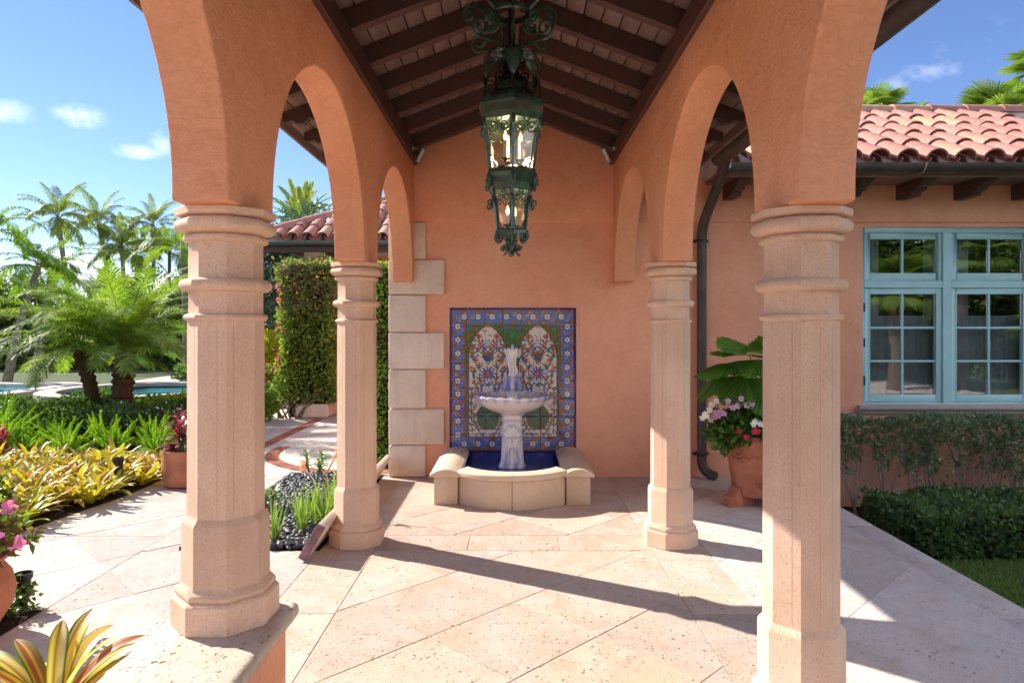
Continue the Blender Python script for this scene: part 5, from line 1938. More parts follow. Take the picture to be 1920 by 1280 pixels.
# aloe flower stalks
for k, (p0, p1, p2) in enumerate((((-1.50, 5.30, 0.12), (-1.62, 5.55, 0.24), (-1.78, 5.75, 0.33)), ((-1.50, 5.35, 0.1), (-1.47, 5.40, 0.35), (-1.36, 5.46, 0.58)))):
    t = thing('flower_stalk', ('coral aloe flower stalk leaning low over the dark pebbles', 'tall dry aloe flower stalk with coral buds above the pebbles')[k], 'flower stalk', p0)
    MB().tube([p0, p1, p2], [0.007, 0.006, 0.004], 6).build('stalk', m_plain('stalk_brown', (0.30, 0.20, 0.14), 0.8) if k == 0 else bpy.data.materials['stalk_brown'], t, smooth=70)
    rg = np.random.default_rng(k + 40)
    c = A(*p1) * 0.45 + A(*p2) * 0.55 if k else A(*p2)
    P = c + rg.normal(0, 1, (40, 3)) * A(0.010, 0.010, 0.030)
    v = leaf_cloud(P, np.tile(A(0, 0, -0.6), (40, 1)), 0.035, 0.006, (0.65, 0.16, 0.10), (0.75, 0.32, 0.22), rg)
    v[0][:] -= A(*p0)
    place('buds', mesh_of('buds', v, LEAF), t)


def euphorbia(loc, label, seed, h):
    rg = np.random.default_rng(seed)
    t = thing('succulent_shrub', label, 'succulent', loc)
    for s in range(3 if h > 0.25 else 4):
        dx, dy = rg.normal(0, 0.045, 2)
        hh = h * rg.uniform(0.7, 1.05)
        place('stem', MB().tube([(dx * .4, dy * .4, 0), (dx, dy, hh * .5), (dx * 1.3, dy * 1.3, hh)], [0.012, 0.010, 0.008], 6).mesh('stem', BARK_G, smooth=70), t)
        parts = []
        for i in range(26):
            q = i / 26
            z = hh * (0.45 + 0.55 * q)
            parts.append(arc_leaf(rg.uniform(0.07, 0.11), rg.uniform(0.3, 1.1), rg.uniform(1.0, 2.2), i * 2.4, 6, 0.013, None,
                                  lambda a, b, k=rg.uniform(0.8, 1.3): A(0.13, 0.19, 0.03) * k, (dx * 1.2, dy * 1.2, z)))
        place('leaves', mesh_of('leaves', join(parts), LEAF_GLOSS, 60), t)
    return t


euphorbia((-1.95, 5.45, 0.0), 'bright green succulent shrub on the pebbles beside the large column', 5, 0.20)
euphorbia((-1.92, 6.55, 0.0), 'curly leaved succulent shrub at the far end of the pebble bed', 6, 0.30)

# ================================================================== LEFT: BROMELIAD BED
bed('soil_bed', [(-7.6, 4.88), (-3.60, 4.88), (-3.27, 6.95), (-4.6, 6.95), (-4.6, 16), (-9.5, 16), (-7.6, 8)])


def brom_mesh(seed, n=17, L=0.27, wm=0.021):
    rg = np.random.default_rng(seed)
    parts = []
    for i in range(n):
        q = i / n
        yel = rg.uniform(0.25, 1.0)
        base = A(0.17, 0.21, 0.025) * (1 - yel) + A(0.50, 0.42, 0.035) * yel
        if rg.uniform() < 0.22:
            base = A(0.36, 0.19, 0.09)
        tipc = A(0.40, 0.20, 0.07) if rg.uniform() < 0.5 else A(0.5, 0.45, 0.06)

        def fn(t, u, b=base, tp=tipc):
            return b * (0.85 + 0.25 * abs(u)) * (1 - t ** 3) + tp * t ** 3
        parts.append(arc_leaf(L * rg.uniform(0.75, 1.2), 1.25 - 0.75 * q + rg.normal(0, .1), rg.uniform(0.5, 1.1), i * 2.4 + rg.normal(0, .15), 8, wm * rg.uniform(0.85, 1.2),
                              lambda t: np.clip(1.05 - 0.15 * t, 0, 1) * np.clip((1.0 - t) * 5, 0.02, 1) ** 0.6, fn, (0, 0, 0.02), 0.35, 0.012))
    return mesh_of('leaves', join(parts), BROM, 60)


bms = [brom_mesh(s) for s in range(1, 7)]
rr = random.Random(5)
cnt = 0
for iy in range(13):
    for ix in range(20):
        x = -3.50 - ix * 0.205 + rr.uniform(-.06, .06)
        y = 5.02 + iy * 0.21 + rr.uniform(-.06, .06)
        xr = -3.58 + (y - 4.88) * 0.155
        xl = -0.752 * y - 0.35
        if x > xr - 0.06 or x < xl or y > 7.25:
            continue
        if x < -4.0 and y < 5.5 and math.hypot(x + 4.15, y - 5.05) < 0.40:
            continue
        o = place('bromeliad', bms[cnt % 6], None, (x, y, 0.0), (rr.uniform(-.12, .12), rr.uniform(-.12, .12), rr.uniform(0, 6.28)), rr.uniform(0.85, 1.2))
        lab = 'yellow green bromeliad rosette inside the dense bed, away from its edges'
        if x > xr - 0.28:
            lab = 'yellow bromeliad rosette spilling over the pale paving along the bed edge'
        elif y > 6.9:
            lab = 'yellow bromeliad rosette at the back of the bed under the foxtail ferns'
        elif y < 5.3:
            lab = 'yellow bromeliad rosette in the nearest row beside the round dark bush'
        tag(o, lab, 'bromeliad', 'bromeliads massed in the bed')
        cnt += 1

# round clipped bush at the bed corner
shrub('round_bush', 'low round dark green bush at the corner of the bromeliad bed', 'bush', (-4.02, 5.02, 0), [((0, 0, 0.17), (0.27, 0.27, 0.22)), ((-0.35, 0.1, 0.15), (0.3, 0.28, 0.2))], 5200, 0.035, 0.012, (0.020, 0.045, 0.012), (0.06, 0.10, 0.025), 21, LEAF_GLOSS)
# pink flowers by the left edge, farther back
shrub('flowering_plant', 'pink flowering plant among the ferns at the edge of the bed', 'flowers', (-5.75, 7.35, 0), [((0, 0, 0.22), (0.25, 0.25, 0.22))], 1500, 0.05, 0.018, (0.03, 0.06, 0.015), (0.08, 0.12, 0.03), 22, LEAF, None, 4, c3=(0.60, 0.05, 0.18), p3=0.45)


# foxtail ferns
def plume(L, el, bend, az, rg, parts, c1, c2):
    m = 110
    t = np.linspace(0.02, 1, m)
    e = el - bend * t
    r = np.cumsum(np.cos(e)) * L / m
    z = np.cumsum(np.sin(e)) * L / m
    P = np.stack([r * cos(az), r * sin(az), z], 1)
    T = np.stack([np.cos(e) * cos(az), np.cos(e) * sin(az), np.sin(e)], 1)
    P2 = np.repeat(P, 5, 0)
    rad = unit(np.cross(np.repeat(T, 5, 0), rg.normal(0, 1, (5 * m, 3))))
    d = unit(rad + np.repeat(T, 5, 0) * 0.7)
    ln = (0.052 * (1.05 - np.repeat(t, 5) ** 2.2 * 0.85))[:, None] * rg.uniform(0.7, 1.15, (5 * m, 1))
    s = unit(np.cross(d, rg.normal(0, 1, (5 * m, 3)))) * 0.0042
    V = np.stack([P2 - s, P2 + s, P2 + d * ln], 1).reshape(-1, 3)
    F = np.arange(len(V)).reshape(-1, 3)
    q = rg.uniform(0, 1, (5 * m, 1))
    c = A(*c1) * (1 - q) + A(*c2) * q
    parts.append((V, F, np.repeat(c, 3, 0)))


def fern_mesh(seed):
    rg = np.random.default_rng(seed)
    parts = []
    for i in range(15):
        plume(rg.uniform(0.32, 0.58), rg.uniform(0.75, 1.45), rg.uniform(0.0, 0.8), i * 2.4, rg, parts, (0.10, 0.19, 0.015), (0.24, 0.36, 0.03))
    return mesh_of('plumes', join(parts), FROND)


fms = [fern_mesh(s) for s in (31, 32, 33)]
k = 0
for (x, y, s) in ((-6.9, 8.3, 1.25), (-6.55, 8.0, 1.2), (-6.2, 8.3, 1.2), (-5.9, 7.9, 1.1), (-6.6, 8.75, 1.2), (-5.6, 8.2, 1.0), (-5.25, 7.95, 0.9), (-4.9, 8.15, 0.95), (-4.6, 7.9, 0.95), (-4.3, 8.1, 0.95), (-4.05, 7.75, 0.85), (-5.45, 7.6, 0.8), (-5.0, 7.65, 0.8), (-6.3, 7.65, 0.9), (-4.4, 8.6, 0.9)):
    o = place('foxtail_fern', fms[k % 3], None, (x, y, 0), (0, 0, k * 1.1), s)
    tag(o, 'lime green foxtail fern behind the bromeliad bed', 'fern', 'foxtail ferns behind the bromeliads')
    k += 1

# dark shrubs round the palm trunks
sh = [(-7.0, 9.6, 'dense dark green shrub beside the raised spa wall'), (-6.2, 9.3, 'dark green shrub in front of the slim palm trunks'), (-5.5, 9.6, 'dark green shrub at the foot of the thick palm trunk'), (-4.9, 9.0, 'dark shrub with small white flowers behind the potted red plant'), (-6.6, 10.6, 'dark shrub behind the slim palm trunks'), (-5.2, 10.6, 'pale green shrub by the pool terrace'), (-7.75, 10.3, 'leafy shrub hiding the near side of the raised spa'), (-4.75, 10.0, 'dense shrub between the thick palm trunk and the large column'), (-6.9, 11.35, 'round shrub right against the spa wall')]
for i, (x, y, lab) in enumerate(sh):
    rg2 = random.Random(i)
    bl = [((rg2.uniform(-.4, .4), rg2.uniform(-.3, .3), rg2.uniform(0.12, 0.26)), (rg2.uniform(.28, .42), rg2.uniform(.28, .4), rg2.uniform(.14, .24))) for _ in range(6)]
    pal = ((0.10, 0.17, 0.02), (0.22, 0.30, 0.04)) if i == 5 else ((0.018, 0.042, 0.012), (0.07, 0.12, 0.03))
    shrub('garden_shrub', lab, 'shrub', (x, y, 0), bl, 4200, 0.065, 0.018, *pal, 50 + i, LEAF, 'shrubs under the palms', 5, c3=(0.7, 0.7, 0.68) if i == 3 else None, p3=0.03)

# ================================================================== PALMS
pyg = [mesh_of('frond', frond(1.65, el, bd, 60, 0.34, 0.0082, 1.0, 0.5, 0.30, s, (0.07, 0.12, 0.018), (0.17, 0.24, 0.04), (0.2, 0.22, 0.06)), FROND) for s, (el, bd) in enumerate(((1.2, 1.0), (1.0, 1.3), (0.75, 1.35), (0.5, 1.25), (0.25, 0.95)))]
make_palm('date_palm', 'thick shaggy trunked dwarf date palm with arching feathery crown', 'dwarf date palms', (-5.85, 10.2, 0), [(0, 0, 0), (0.0, 0, 0.45), (0.05, 0, 1.12)], [0.17, 0.15, 0.15], BARK, pyg, 36, 3, rings=26, rough=0.16)
make_palm('date_palm', 'slim trunked dwarf date palm leaning towards the pool', 'dwarf date palms', (-6.35, 10.4, 0), [(0, 0, 0), (-0.1, 0, 0.6), (-0.28, 0, 1.2)], [0.11, 0.10, 0.11], BARK, pyg, 24, 4, rings=26, rough=0.14)
make_palm('date_palm', 'slim upright dwarf date palm between two others', 'dwarf date palms', (-6.25, 10.9, 0), [(0, 0, 0), (0.02, 0, 0.6), (0.05, 0, 1.3)], [0.11, 0.10, 0.10], BARK, pyg, 22, 5, rings=26, rough=0.14)

coco = [mesh_of('frond', frond(2.6, el, bd, 42, 0.60, 0.022, 0.95, 1.0, 0.05, 10 + s, (0.055, 0.095, 0.016), (0.15, 0.19, 0.04), (0.24, 0.22, 0.08), 0.022), FROND) for s, (el, bd) in enumerate(((1.35, 0.9), (1.05, 1.3), (0.75, 1.5), (0.4, 1.5), (0.0, 1.2)))]
COC = [  # crown px, depth, base px, label
    (108, 408, 25, 142, 'tall coconut palm with leaning trunk nearest the pool'),
    (185, 420, 30, 226, 'tallest of the middle coconut palms against the sky'),
    (228, 462, 29, 240, 'short coconut palm in the middle of the row'),
    (255, 478, 33, 262, 'coconut palm with narrow crown beyond the dwarf palms'),
    (287, 422, 31, 290, 'coconut palm with high crown close to the large column'),
    (318, 470, 34, 316, 'distant coconut palm half hidden by the large column'),
]
for i, (cx, cy, d, bx, lab) in enumerate(COC):
    c, b = pix(cx, cy, d), pix(bx, 700, d)
    h = c.z
    dx = c.x - b.x
    make_palm('coconut_palm', lab, 'coconut palms beyond the pool', (b.x, d, 0), [(0, 0, 0), (dx * 0.25, 0, h * 0.35), (dx * 0.65, 0, h * 0.7), (dx, 0, h)], [0.16, 0.10, 0.085, 0.08], BARK_G, coco, 20, 60 + i, rings=40, rough=0.04, scale=0.66 + 0.06 * (i % 2))
adon = [mesh_of('frond', frond(1.9, el, bd, 40, 0.48, 0.017, 0.9, 0.9, 0.35, 20 + s, (0.06, 0.12, 0.012), (0.17, 0.25, 0.03), (0.2, 0.25, 0.05), 0.02), FROND) for s, (el, bd) in enumerate(((1.1, 1.4), (0.7, 1.7), (0.3, 1.5)))]
for (cx, cy, d, bx, lab) in ((72, 500, 17, 12, 'leaning palm with pale curved trunk in front of the hedge'), (95, 520, 17.6, 66, 'short palm beside the leaning palm before the hedge'), (345, 470, 17, 352, 'bright green palm just beside the large column'), (-20, 430, 17.3, -40, 'palm whose long fronds reach in at the picture edge')):
    c, b = pix(cx, cy, d), pix(bx, 700, d)
    make_palm('garden_palm', lab, 'palms in front of the hedge', (b.x, d, 0), [(0, 0, 0), ((c.x - b.x) * .4, 0, c.z * .5), (c.x - b.x, 0, c.z)], [0.12, 0.085, 0.07], BARK_G, adon, 14, int(cx) + 100, rings=30, rough=0.03, scale=0.72)
dat = [mesh_of('frond', frond(2.1, el, bd, 60, 0.42, 0.016, 0.85, 0.3, 0.25, 30 + s, (0.08, 0.12, 0.03), (0.20, 0.24, 0.07), (0.3, 0.28, 0.1), 0.02), FROND) for s, (el, bd) in enumerate(((1.3, 0.6), (1.0, 0.9), (0.6, 1.0), (0.2, 0.9)))]
c = pix(565, 425, 19)
make_palm('canary_date_palm', 'feathery date palm rising behind the distant tiled roof', None, (c.x, 19, 0), [(0, 0, 0), (0, 0, c.z * .5), (0, 0, c.z)], [0.3, 0.26, 0.26], BARK, dat, 46, 77, rings=40, rough=0.12, scale=0.62)

fan = [mesh_of('fan_leaf', fan_leaf(0.62, 40, 4.4, 0.75, el, s, (0.05, 0.10, 0.02), (0.13, 0.18, 0.045), 0.42, droop=dr), FROND) for s, (el, dr) in enumerate(((1.25, 0.05), (0.95, 0.12), (0.6, 0.22), (0.2, 0.35)))]
fan += [mesh_of('fan_leaf', fan_leaf(0.55, 34, 3.6, 0.7, -0.5, 9, (0.32, 0.24, 0.10), (0.45, 0.36, 0.18), 0.5, droop=0.7), FROND)]
FP = [(1640, 200, 13.5, 'fan palm peeking over the roof ridge next to the stucco pier', 0.62), (1702, 218, 14.5, 'low fan palm showing just above the middle of the roof ridge', 0.55), (1885, 225, 12.8, 'large fan palm above the roof near the picture edge', 0.95), (1990, 120, 14.0, 'tall fan palm with pale hanging leaves high above the roof', 1.0)]
for i, (cx, cy, d, lab, s) in enumerate(FP):
    c = pix(cx, cy, d)
    make_palm('fan_palm', lab, 'fan palms behind the house', (c.x, d, -0.3), [(0, 0, 0), (0.1, 0, c.z * .5), (0, 0, c.z)], [0.2, 0.17, 0.16], BARK, fan, 30, 90 + i, scale=s, fname='fan_leaf', rings=36, rough=0.08)
# garden behind the viewer, seen mirrored in the window panes
for i, (x, y, h) in enumerate(((10.5, -5.2, 2.4), (13.2, -6.6, 3.6), (15.4, -5.0, 1.7), (8.4, -6.5, 3.8))):
    make_palm('fan_palm', ('fan palm mirrored in the first window sash', 'tall fan palm mirrored in the window panes', 'low fan palm mirrored near the window edge', 'fan palm standing across the lawn from the window')[i], 'fan palms mirrored in the window', (x, y, -0.3), [(0, 0, 0), (0.1, 0, h * .5), (0, 0, h)], [0.2, 0.17, 0.16], BARK, fan[:4], 30, 120 + i, scale=1.3, fname='fan_leaf', rings=24, rough=0.08)
rg = np.random.default_rng(77)
P, N = box_points(rg, 26000, 4.0, 22.0, -10.5, -9.0, -0.3, 4.6, 0.12, ('y1', 'z1'), 0.2)
hb = thing('garden_hedge', 'tall green hedge across the lawn, mirrored in the window', 'hedge', (13, -9.7, -0.3))
v = leaf_cloud(P, N, 0.16, 0.05, (0.03, 0.06, 0.015), (0.09, 0.13, 0.03), rg)
v[0][:] -= A(13, -9.7, -0.3)
place('foliage', mesh_of('foliage', v, LEAF), hb)
MB().box(4.2, 21.8, -10.3, -9.3, -0.3, 4.3).build('branches', SOIL, hb)

# ================================================================== POOL TERRACE AND FAR GARDEN
pw_ = struct(MB().box(-17, -10.4, 12.6, 16.2, -0.2, 0.06).build('pool_water', POOL))
cp = thing('pool_coping', 'pale stone coping round the turquoise pool', 'coping', (-12, 12.5, 0))
for i in range(7):
    MB().box(-17.0 + i * 1.0, -16.01 + i * 1.0, 12.2, 12.65, 0.0, 0.13).build('coping_stone', FLOOR_L, cp, bevel=0.02)
for i in range(4):
    MB().box(-10.55, -10.1, 12.67 + i * 1.0, min(16.08, 13.66 + i * 1.0), 0.0, 0.13).build('coping_stone', FLOOR_L, cp, bevel=0.02)
for i in range(7):
    MB().box(-17.0 + i * 1.0, -16.01 + i * 1.0, 16.1, 16.55, 0.0, 0.13).build('coping_stone', FLOOR_L, cp, bevel=0.02)
spa = thing('raised_spa', 'raised peach rendered spa basin with pale coping beside the pool', 'spa', (-7.4, 12.4, 0))
ring = lambda r0, r1, z0, z1: [(r0, z0), (r1, z0), (r1, z1), (r0, z1), (r0, z0)]
MB().lathe(ring(1.45, 1.6, 0, 0.23), 40, (-7.1, 13.0, 0), 0, caps=False).build('spa_wall', m_stucco('spa_render', (0.62, 0.42, 0.32)), spa, smooth=40)
MB().lathe(ring(1.35, 1.68, 0.232, 0.30), 40, (-7.1, 13.0, 0), 0, caps=False).build('spa_coping', FLOOR_L, spa, smooth=40)
MB().lathe([(0.01, 0.20), (1.449, 0.20)], 40, (-7.1, 13.0, 0), 0, caps=False).build('spa_water', POOL, spa)
ter = struct(MB().box(-10.1, -4.7, 14.7, 23.0, -0.02, 0.03).build('pool_terrace', FLOOR_L))
for (x, y, lab) in ((-7.15, 15.6, 'low round planter of greenery on the pool terrace'),):
    t = thing('planter_bowl', lab, 'planter', (x, y, 0.03))
    pot(t, [(0.2, 0), (0.34, 0.05), (0.42, 0.2), (0.44, 0.26), (0.40, 0.26), (0.36, 0.2)], STONE_W)
    rg = np.random.default_rng(3)
    P, N = ball_points(rg, 1500, (0, 0, 0.36), (0.55, 0.5, 0.28))
    place('foliage', mesh_of('foliage', leaf_cloud(P, N, 0.09, 0.025, (0.03, 0.07, 0.02), (0.12, 0.18, 0.05), rg), LEAF), t)

# clipped hedge and the trees that close the garden
hg = thing('boundary_hedge', 'tall clipped dark hedge with yellowing top beyond the pool', 'hedge', (-19, 24, 0))
rg = np.random.default_rng(8)
P, N = box_points(rg, 30000, -32, -9.0, 23.5, 25.0, 0, 1.95, 0.10, ('y0', 'z1', 'x1'), 0.10)
v, f, c = leaf_cloud(P, N, 0.16, 0.05, (0.02, 0.045, 0.012), (0.08, 0.12, 0.02), rg, c3=(0.25, 0.26, 0.03), p3=0.05)
top = np.repeat(P[:, 2] > 1.75, 4)
c[top] = c[top] * 0.4 + A(0.22, 0.25, 0.03) * 0.6
v -= A(-19, 24, 0)
place('foliage', mesh_of('foliage', (v, f, c), LEAF), hg)
MB().box(-31.9, -9.1, 23.7, 24.9, 0, 1.8).build('branches', SOIL, hg)


def broad_tree(name, label, loc, h, cr, n, L, W, c1, c2, seed, group=None, trunk=0.18, lean=0.0, low=0.35, mat=LEAF):
    rg = np.random.default_rng(seed)
    rr = random.Random(seed)
    t = thing(name, label, 'tree', loc, 0, group)
    th_ = h * low
    place('trunk', trunk_mesh('trunk', [(0, 0, 0), (lean * .4, 0, th_ * .6), (lean, 0, th_ * 1.3)], [trunk, trunk * .8, trunk * .55], BARK_G, 16, 9, 0.05, seed), t)
    blobs = []
    for i in range(13):
        a = rr.uniform(0, 6.28)
        q = rr.uniform(0.15, 0.8)
        blobs.append(((lean + cr * q * cos(a), cr * q * sin(a), th_ + (h - th_) * rr.uniform(0.2, 0.85)), (cr * rr.uniform(.32, .5), cr * rr.uniform(.32, .5), (h - th_) * rr.uniform(.16, .26))))
    for b in blobs[:7]:
        place('limb', MB().tube([(lean * .9, 0, th_ * 1.1), tuple(Vector((lean, 0, th_ * 1.2)).lerp(Vector(b[0]), 0.6)), b[0]], [trunk * .5, trunk * .3, trunk * .1], 6).mesh('limb', BARK_G, smooth=70), t)
    parts = []
    for cc, r in blobs:
        P, N = ball_points(rg, n // 13, cc, r, 0.15, 0.7)
        parts.append(leaf_cloud(P, N, L, W, c1, c2, rg))
    place('crown', mesh_of('crown', join(parts), mat), t)
    return t


broad_tree('garden_tree', 'broad tree with small blue green leaves behind the ivy pillar', (pix(515, 600, 16).x, 16, 0), 4.4, 1.5, 12000, 0.12, 0.035, (0.022, 0.05, 0.025), (0.085, 0.13, 0.08), 5, None, 0.13, 0.1, 0.32, LEAF_GLOSS)
rr = random.Random(9)
TR = [(-30, 30, 3.4), (-26.5, 31, 4.2), (-23.5, 33, 3.9), (-20.5, 36, 4.4), (-18, 38, 4.0), (-15.6, 40, 4.3), (-13.4, 38, 3.9), (-11.2, 40, 4.2), (-9.0, 42, 4.5), (-6.5, 40, 4.2), (-4, 42, 4.4), (-25, 27, 3.0), (-16.5, 30, 3.1), (-12.6, 29, 2.8)]
for i, (x, y, h) in enumerate(TR):
    broad_tree('boundary_tree', 'green tree in the belt that closes the far side of the garden', (x, y, 0), h, 2.1, 4200, 0.24, 0.07, (0.025, 0.05, 0.014), (0.10, 0.14, 0.03), 200 + i, 'trees closing the far garden', 0.16, 0, 0.2)

# ================================================================== IVY PILLAR AND CLOSE PLANTING
iv = thing('ivy_pillar', 'square pillar wrapped in clipped ivy with pink bougainvillea at its edge', 'ivy pillar', (-3.43, 11.55, 0))
rg = np.random.default_rng(15)
P, N = box_points(rg, 14000, -0.36, 0.47, -0.45, 0.45, 0.26, 2.50, 0.035, ('x0', 'x1', 'y0', 'y1', 'z1'), 0.05)
rnd_c = np.hypot(np.maximum(np.abs(P[:, 0]) - 0.36, 0), np.maximum(np.abs(P[:, 1]) - 0.34, 0))
sc_ = np.where(rnd_c > 0.10, 0.10 / np.maximum(rnd_c, 1e-6), 1.0)
for ax, lim in ((0, 0.36), (1, 0.34)):
    ex = np.maximum(np.abs(P[:, ax]) - lim, 0)
    P[:, ax] = np.sign(P[:, ax]) * (np.minimum(np.abs(P[:, ax]), lim) + ex * sc_)
P[:, :2] *= (1 + 0.07 * np.sin(P[:, 2] * 3.1 + 0.6) - 0.16 * np.clip((0.55 - P[:, 2]) / 0.5, 0, 1) - 0.10 * np.clip((P[:, 2] - 2.25) / 0.25, 0, 1) ** 2)[:, None]
P += rg.normal(0, 0.028, P.shape)
stray = rg.uniform(0, 1, len(P)) < 0.05
P[stray] += N[stray] * rg.uniform(0.02, 0.11, (stray.sum(), 1)) + rg.normal(0, 0.02, (stray.sum(), 3))
v, f, c = leaf_cloud(P, N, 0.075, 0.027, (0.06, 0.11, 0.022), (0.20, 0.27, 0.05), rg, spread=0.55, c3=(0.28, 0.26, 0.05), p3=0.08)
dry = np.repeat((P[:, 2] > 1.75) & (rg.uniform(0, 1, len(P)) < 0.42), 4)
c[dry] = A(0.17, 0.12, 0.085)
place('ivy', mesh_of('ivy', (v, f, c), LEAF), iv)
place('pillar_core', MB().box(-0.27, 0.36, -0.34, 0.34, 0.0, 2.42).mesh('pillar_core', SOIL), iv)
place('pillar_base', MB().box(-0.12, 0.42, -0.47, 0.35, 0.0, 0.22).mesh('pillar_base', STONE_Q, bevel=0.03), iv)
rr = random.Random(4)
for i in range(10):
    x = rr.uniform(-.40, .40)
    a = Vector((x * 0.5 - 0.2, -0.50, 0.0))
    place('stem', MB().tube([a, a + Vector((rr.uniform(-.12, .12), 0.03, 0.14)), Vector((x, -0.43, 0.4))], [0.018, 0.014, 0.010], 6).mesh('stem', BARK_G, smooth=70), iv)
for i in range(160):
    pass
tw = MB()
for i in range(170):
    p = Vector((rr.uniform(-.42, .44), -0.46 + rr.uniform(-.03, .02), rr.uniform(1.6, 2.5)))
    d = Vector((rr.uniform(-1, 1), rr.uniform(-.3, .1), rr.uniform(-.5, .8))).normalized() * rr.uniform(0.06, 0.16)
    tw.tube([p, p + d * 0.5 + Vector((0, -.01, 0)), p + d], [0.003, 0.003, 0.002], 3, caps=False)
struct(place('twigs', tw.mesh('twigs', m_plain('dry_twig', (0.22, 0.18, 0.15), 0.9)), iv), 'stuff')
for i, z in enumerate((2.25, 2.10, 1.86, 1.6, 1.42, 0.98, 0.8, 1.95)):
    k = 15
    P = A(-0.40 + rr.uniform(-.02, .03), -0.35 + rr.uniform(-.1, .1), z) + rg.normal(0, 1, (k, 3)) * A(0.04, 0.06, 0.06)
    place('bougainvillea_flower', mesh_of('bougainvillea_flower', leaf_cloud(P, np.tile(A(-.5, -.5, .2), (k, 1)), 0.05, 0.022, (0.42, 0.02, 0.12), (0.55, 0.06, 0.22), rg), LEAF), iv)
# clipped ivy on the flank of the house
iv2 = thing('ivy_screen', 'narrow clipped ivy screen beside the stone quoins', 'ivy', (-1.42, 7.5, 0))
P, N = box_points(rg, 9000, -0.075, 0.20, -0.30, 0.9, 0.03, 2.16, 0.03, ('x0', 'y0', 'z1'), 0.025)
place('ivy', mesh_of('ivy', leaf_cloud(P, N, 0.045, 0.017, (0.07, 0.13, 0.025), (0.20, 0.29, 0.06), rg, spread=0.5), LEAF), iv2)
place('trellis', MB().box(-0.035, 0.19, -0.26, 0.88, 0.0, 2.12).mesh('trellis', SOIL), iv2)
# small wall lantern on the pool house
wl = thing('wall_lantern', 'small dark green wall lantern on the distant pool house', 'lantern', (-2.40, 12.36, 1.9))
place('cage', MB().lathe([(0.05, 0.0), (0.10, 0.12), (0.14, 0.50), (0.17, 0.52), (0.09, 0.62), (0.02, 0.68)], 6, (0, -0.18, 0)).mesh('cage', IRON), wl)
place('bracket', MB().tube([(0, 0.03, 0.55), (0, -0.08, 0.78), (0, -0.18, 0.66)], 0.02, 6).mesh('bracket', IRON, smooth=60), wl)
for k in range(5):
    a = k / 5 * 2 * pi
    place('scroll', MB().tube(spiral((0.13 * cos(a), -0.18 + 0.13 * sin(a), 0.60), (cos(a), sin(a), 0), (0, 0, 1), 0.07, 1.3), 0.012, 5).mesh('scroll', IRON, smooth=60), wl)

shrub('small_bush', 'small round leafy bush at the path edge beside the large column', 'bush', (-4.02, 10.75, 0), [((0, 0, 0.27), (0.30, 0.30, 0.27))], 2600, 0.055, 0.02, (0.06, 0.12, 0.02), (0.16, 0.25, 0.04), 61, LEAF)
shrub('yellow_shrub', 'yellow green leafy shrub behind the ivy pillar', 'shrub', (-5.35, 14.8, 0), [((0, 0, 0.95), (0.30, 0.3, 0.32)), ((0.1, 0, 0.6), (0.25, 0.3, 0.25))], 900, 0.16, 0.05, (0.28, 0.27, 0.02), (0.45, 0.40, 0.03), 62, LEAF)
shrub('red_flower_shrub', 'low shrub with red flowers beside the grey rock', 'shrub', (-4.75, 13.4, 0), [((0, 0, 0.35), (0.32, 0.3, 0.28)), ((-.2, 0.1, 0.55), (0.2, 0.2, 0.18))], 1500, 0.07, 0.024, (0.05, 0.10, 0.02), (0.14, 0.20, 0.03), 63, LEAF, None, 4, c3=(0.55, 0.02, 0.04), p3=0.12)
rk = MB().ball((0, 0, 0.14), 0.24, 0.2, 0.18, 14, 9)
rk.v = [(x * (1 + .18 * sin(9 * y + 5 * z)), y * (1 + .15 * sin(8 * x)), max(0, z * (1 + .2 * sin(7 * x + 3)))) for x, y, z in rk.v]
ro = place('garden_rock', rk.mesh('garden_rock', m_plain('rock', (0.36, 0.33, 0.31), 0.9, var=0.35, scale=9, bump=0.8), smooth=60), None, (-4.45, 12.6, 0))
tag(ro, 'rounded grey garden rock by the path beyond the large column', 'rock')

# ================================================================== POTS ON THE LEFT
tp = thing('terracotta_pot', 'rounded terracotta pot beside the bromeliad bed', 'pot', (-3.08, 6.42, 0))
pot(tp, [(0.15, 0), (0.185, 0.02), (0.205, 0.12), (0.208, 0.25), (0.20, 0.325), (0.205, 0.335), (0.20, 0.345), (0.18, 0.34), (0.17, 0.28), (0.01, 0.28)])
place('soil', MB().lathe([(0.001, 0.285), (0.172, 0.285)], 24, caps=False).mesh('soil', SOIL), tp)
ti = thing('ti_plant', 'dark red leaved ti plant growing in the rounded pot', 'plant', (-3.10, 6.42, 0.28))
rg = np.random.default_rng(71)
for s in range(4):
    dx, dy, hh = rg.normal(0, 0.05), rg.normal(0, .05), (0.38, 0.30, 0.2, 0.12)[s]
    dx -= 0.05
    place('stem', MB().tube([(dx * .5, dy * .5, 0), (dx, dy, hh)], 0.008, 6).mesh('stem', BARK, smooth=70), ti)
    for i in range(15 if s < 2 else 9):
        col = (A(0.12, 0.018, 0.035), A(0.20, 0.03, 0.05), A(0.07, 0.02, 0.03), A(0.42, 0.05, 0.12))[int(rg.integers(0, 4 if s > 1 else 3))]
        z = hh * (0.45 + 0.55 * i / 15)
        place('leaf', mesh_of('leaf', arc_leaf(rg.uniform(0.13, 0.20), rg.uniform(0.35, 1.2), rg.uniform(0.8, 1.7), i * 2.4 + s, 7, 0.024, None, lambda a, b, c=col: c * (1 + 0.4 * abs(b)), (dx, dy, z)), LEAF_GLOSS, 60), ti)
rg = np.random.default_rng(73)
P, N = ball_points(rg, 1300, (0.12, -0.03, 0.05), (0.15, 0.15, 0.12))
fp = thing('trailing_herb', 'small green trailing plant with white flowers in the rounded pot', 'plant', (-3.08, 6.42, 0.29))
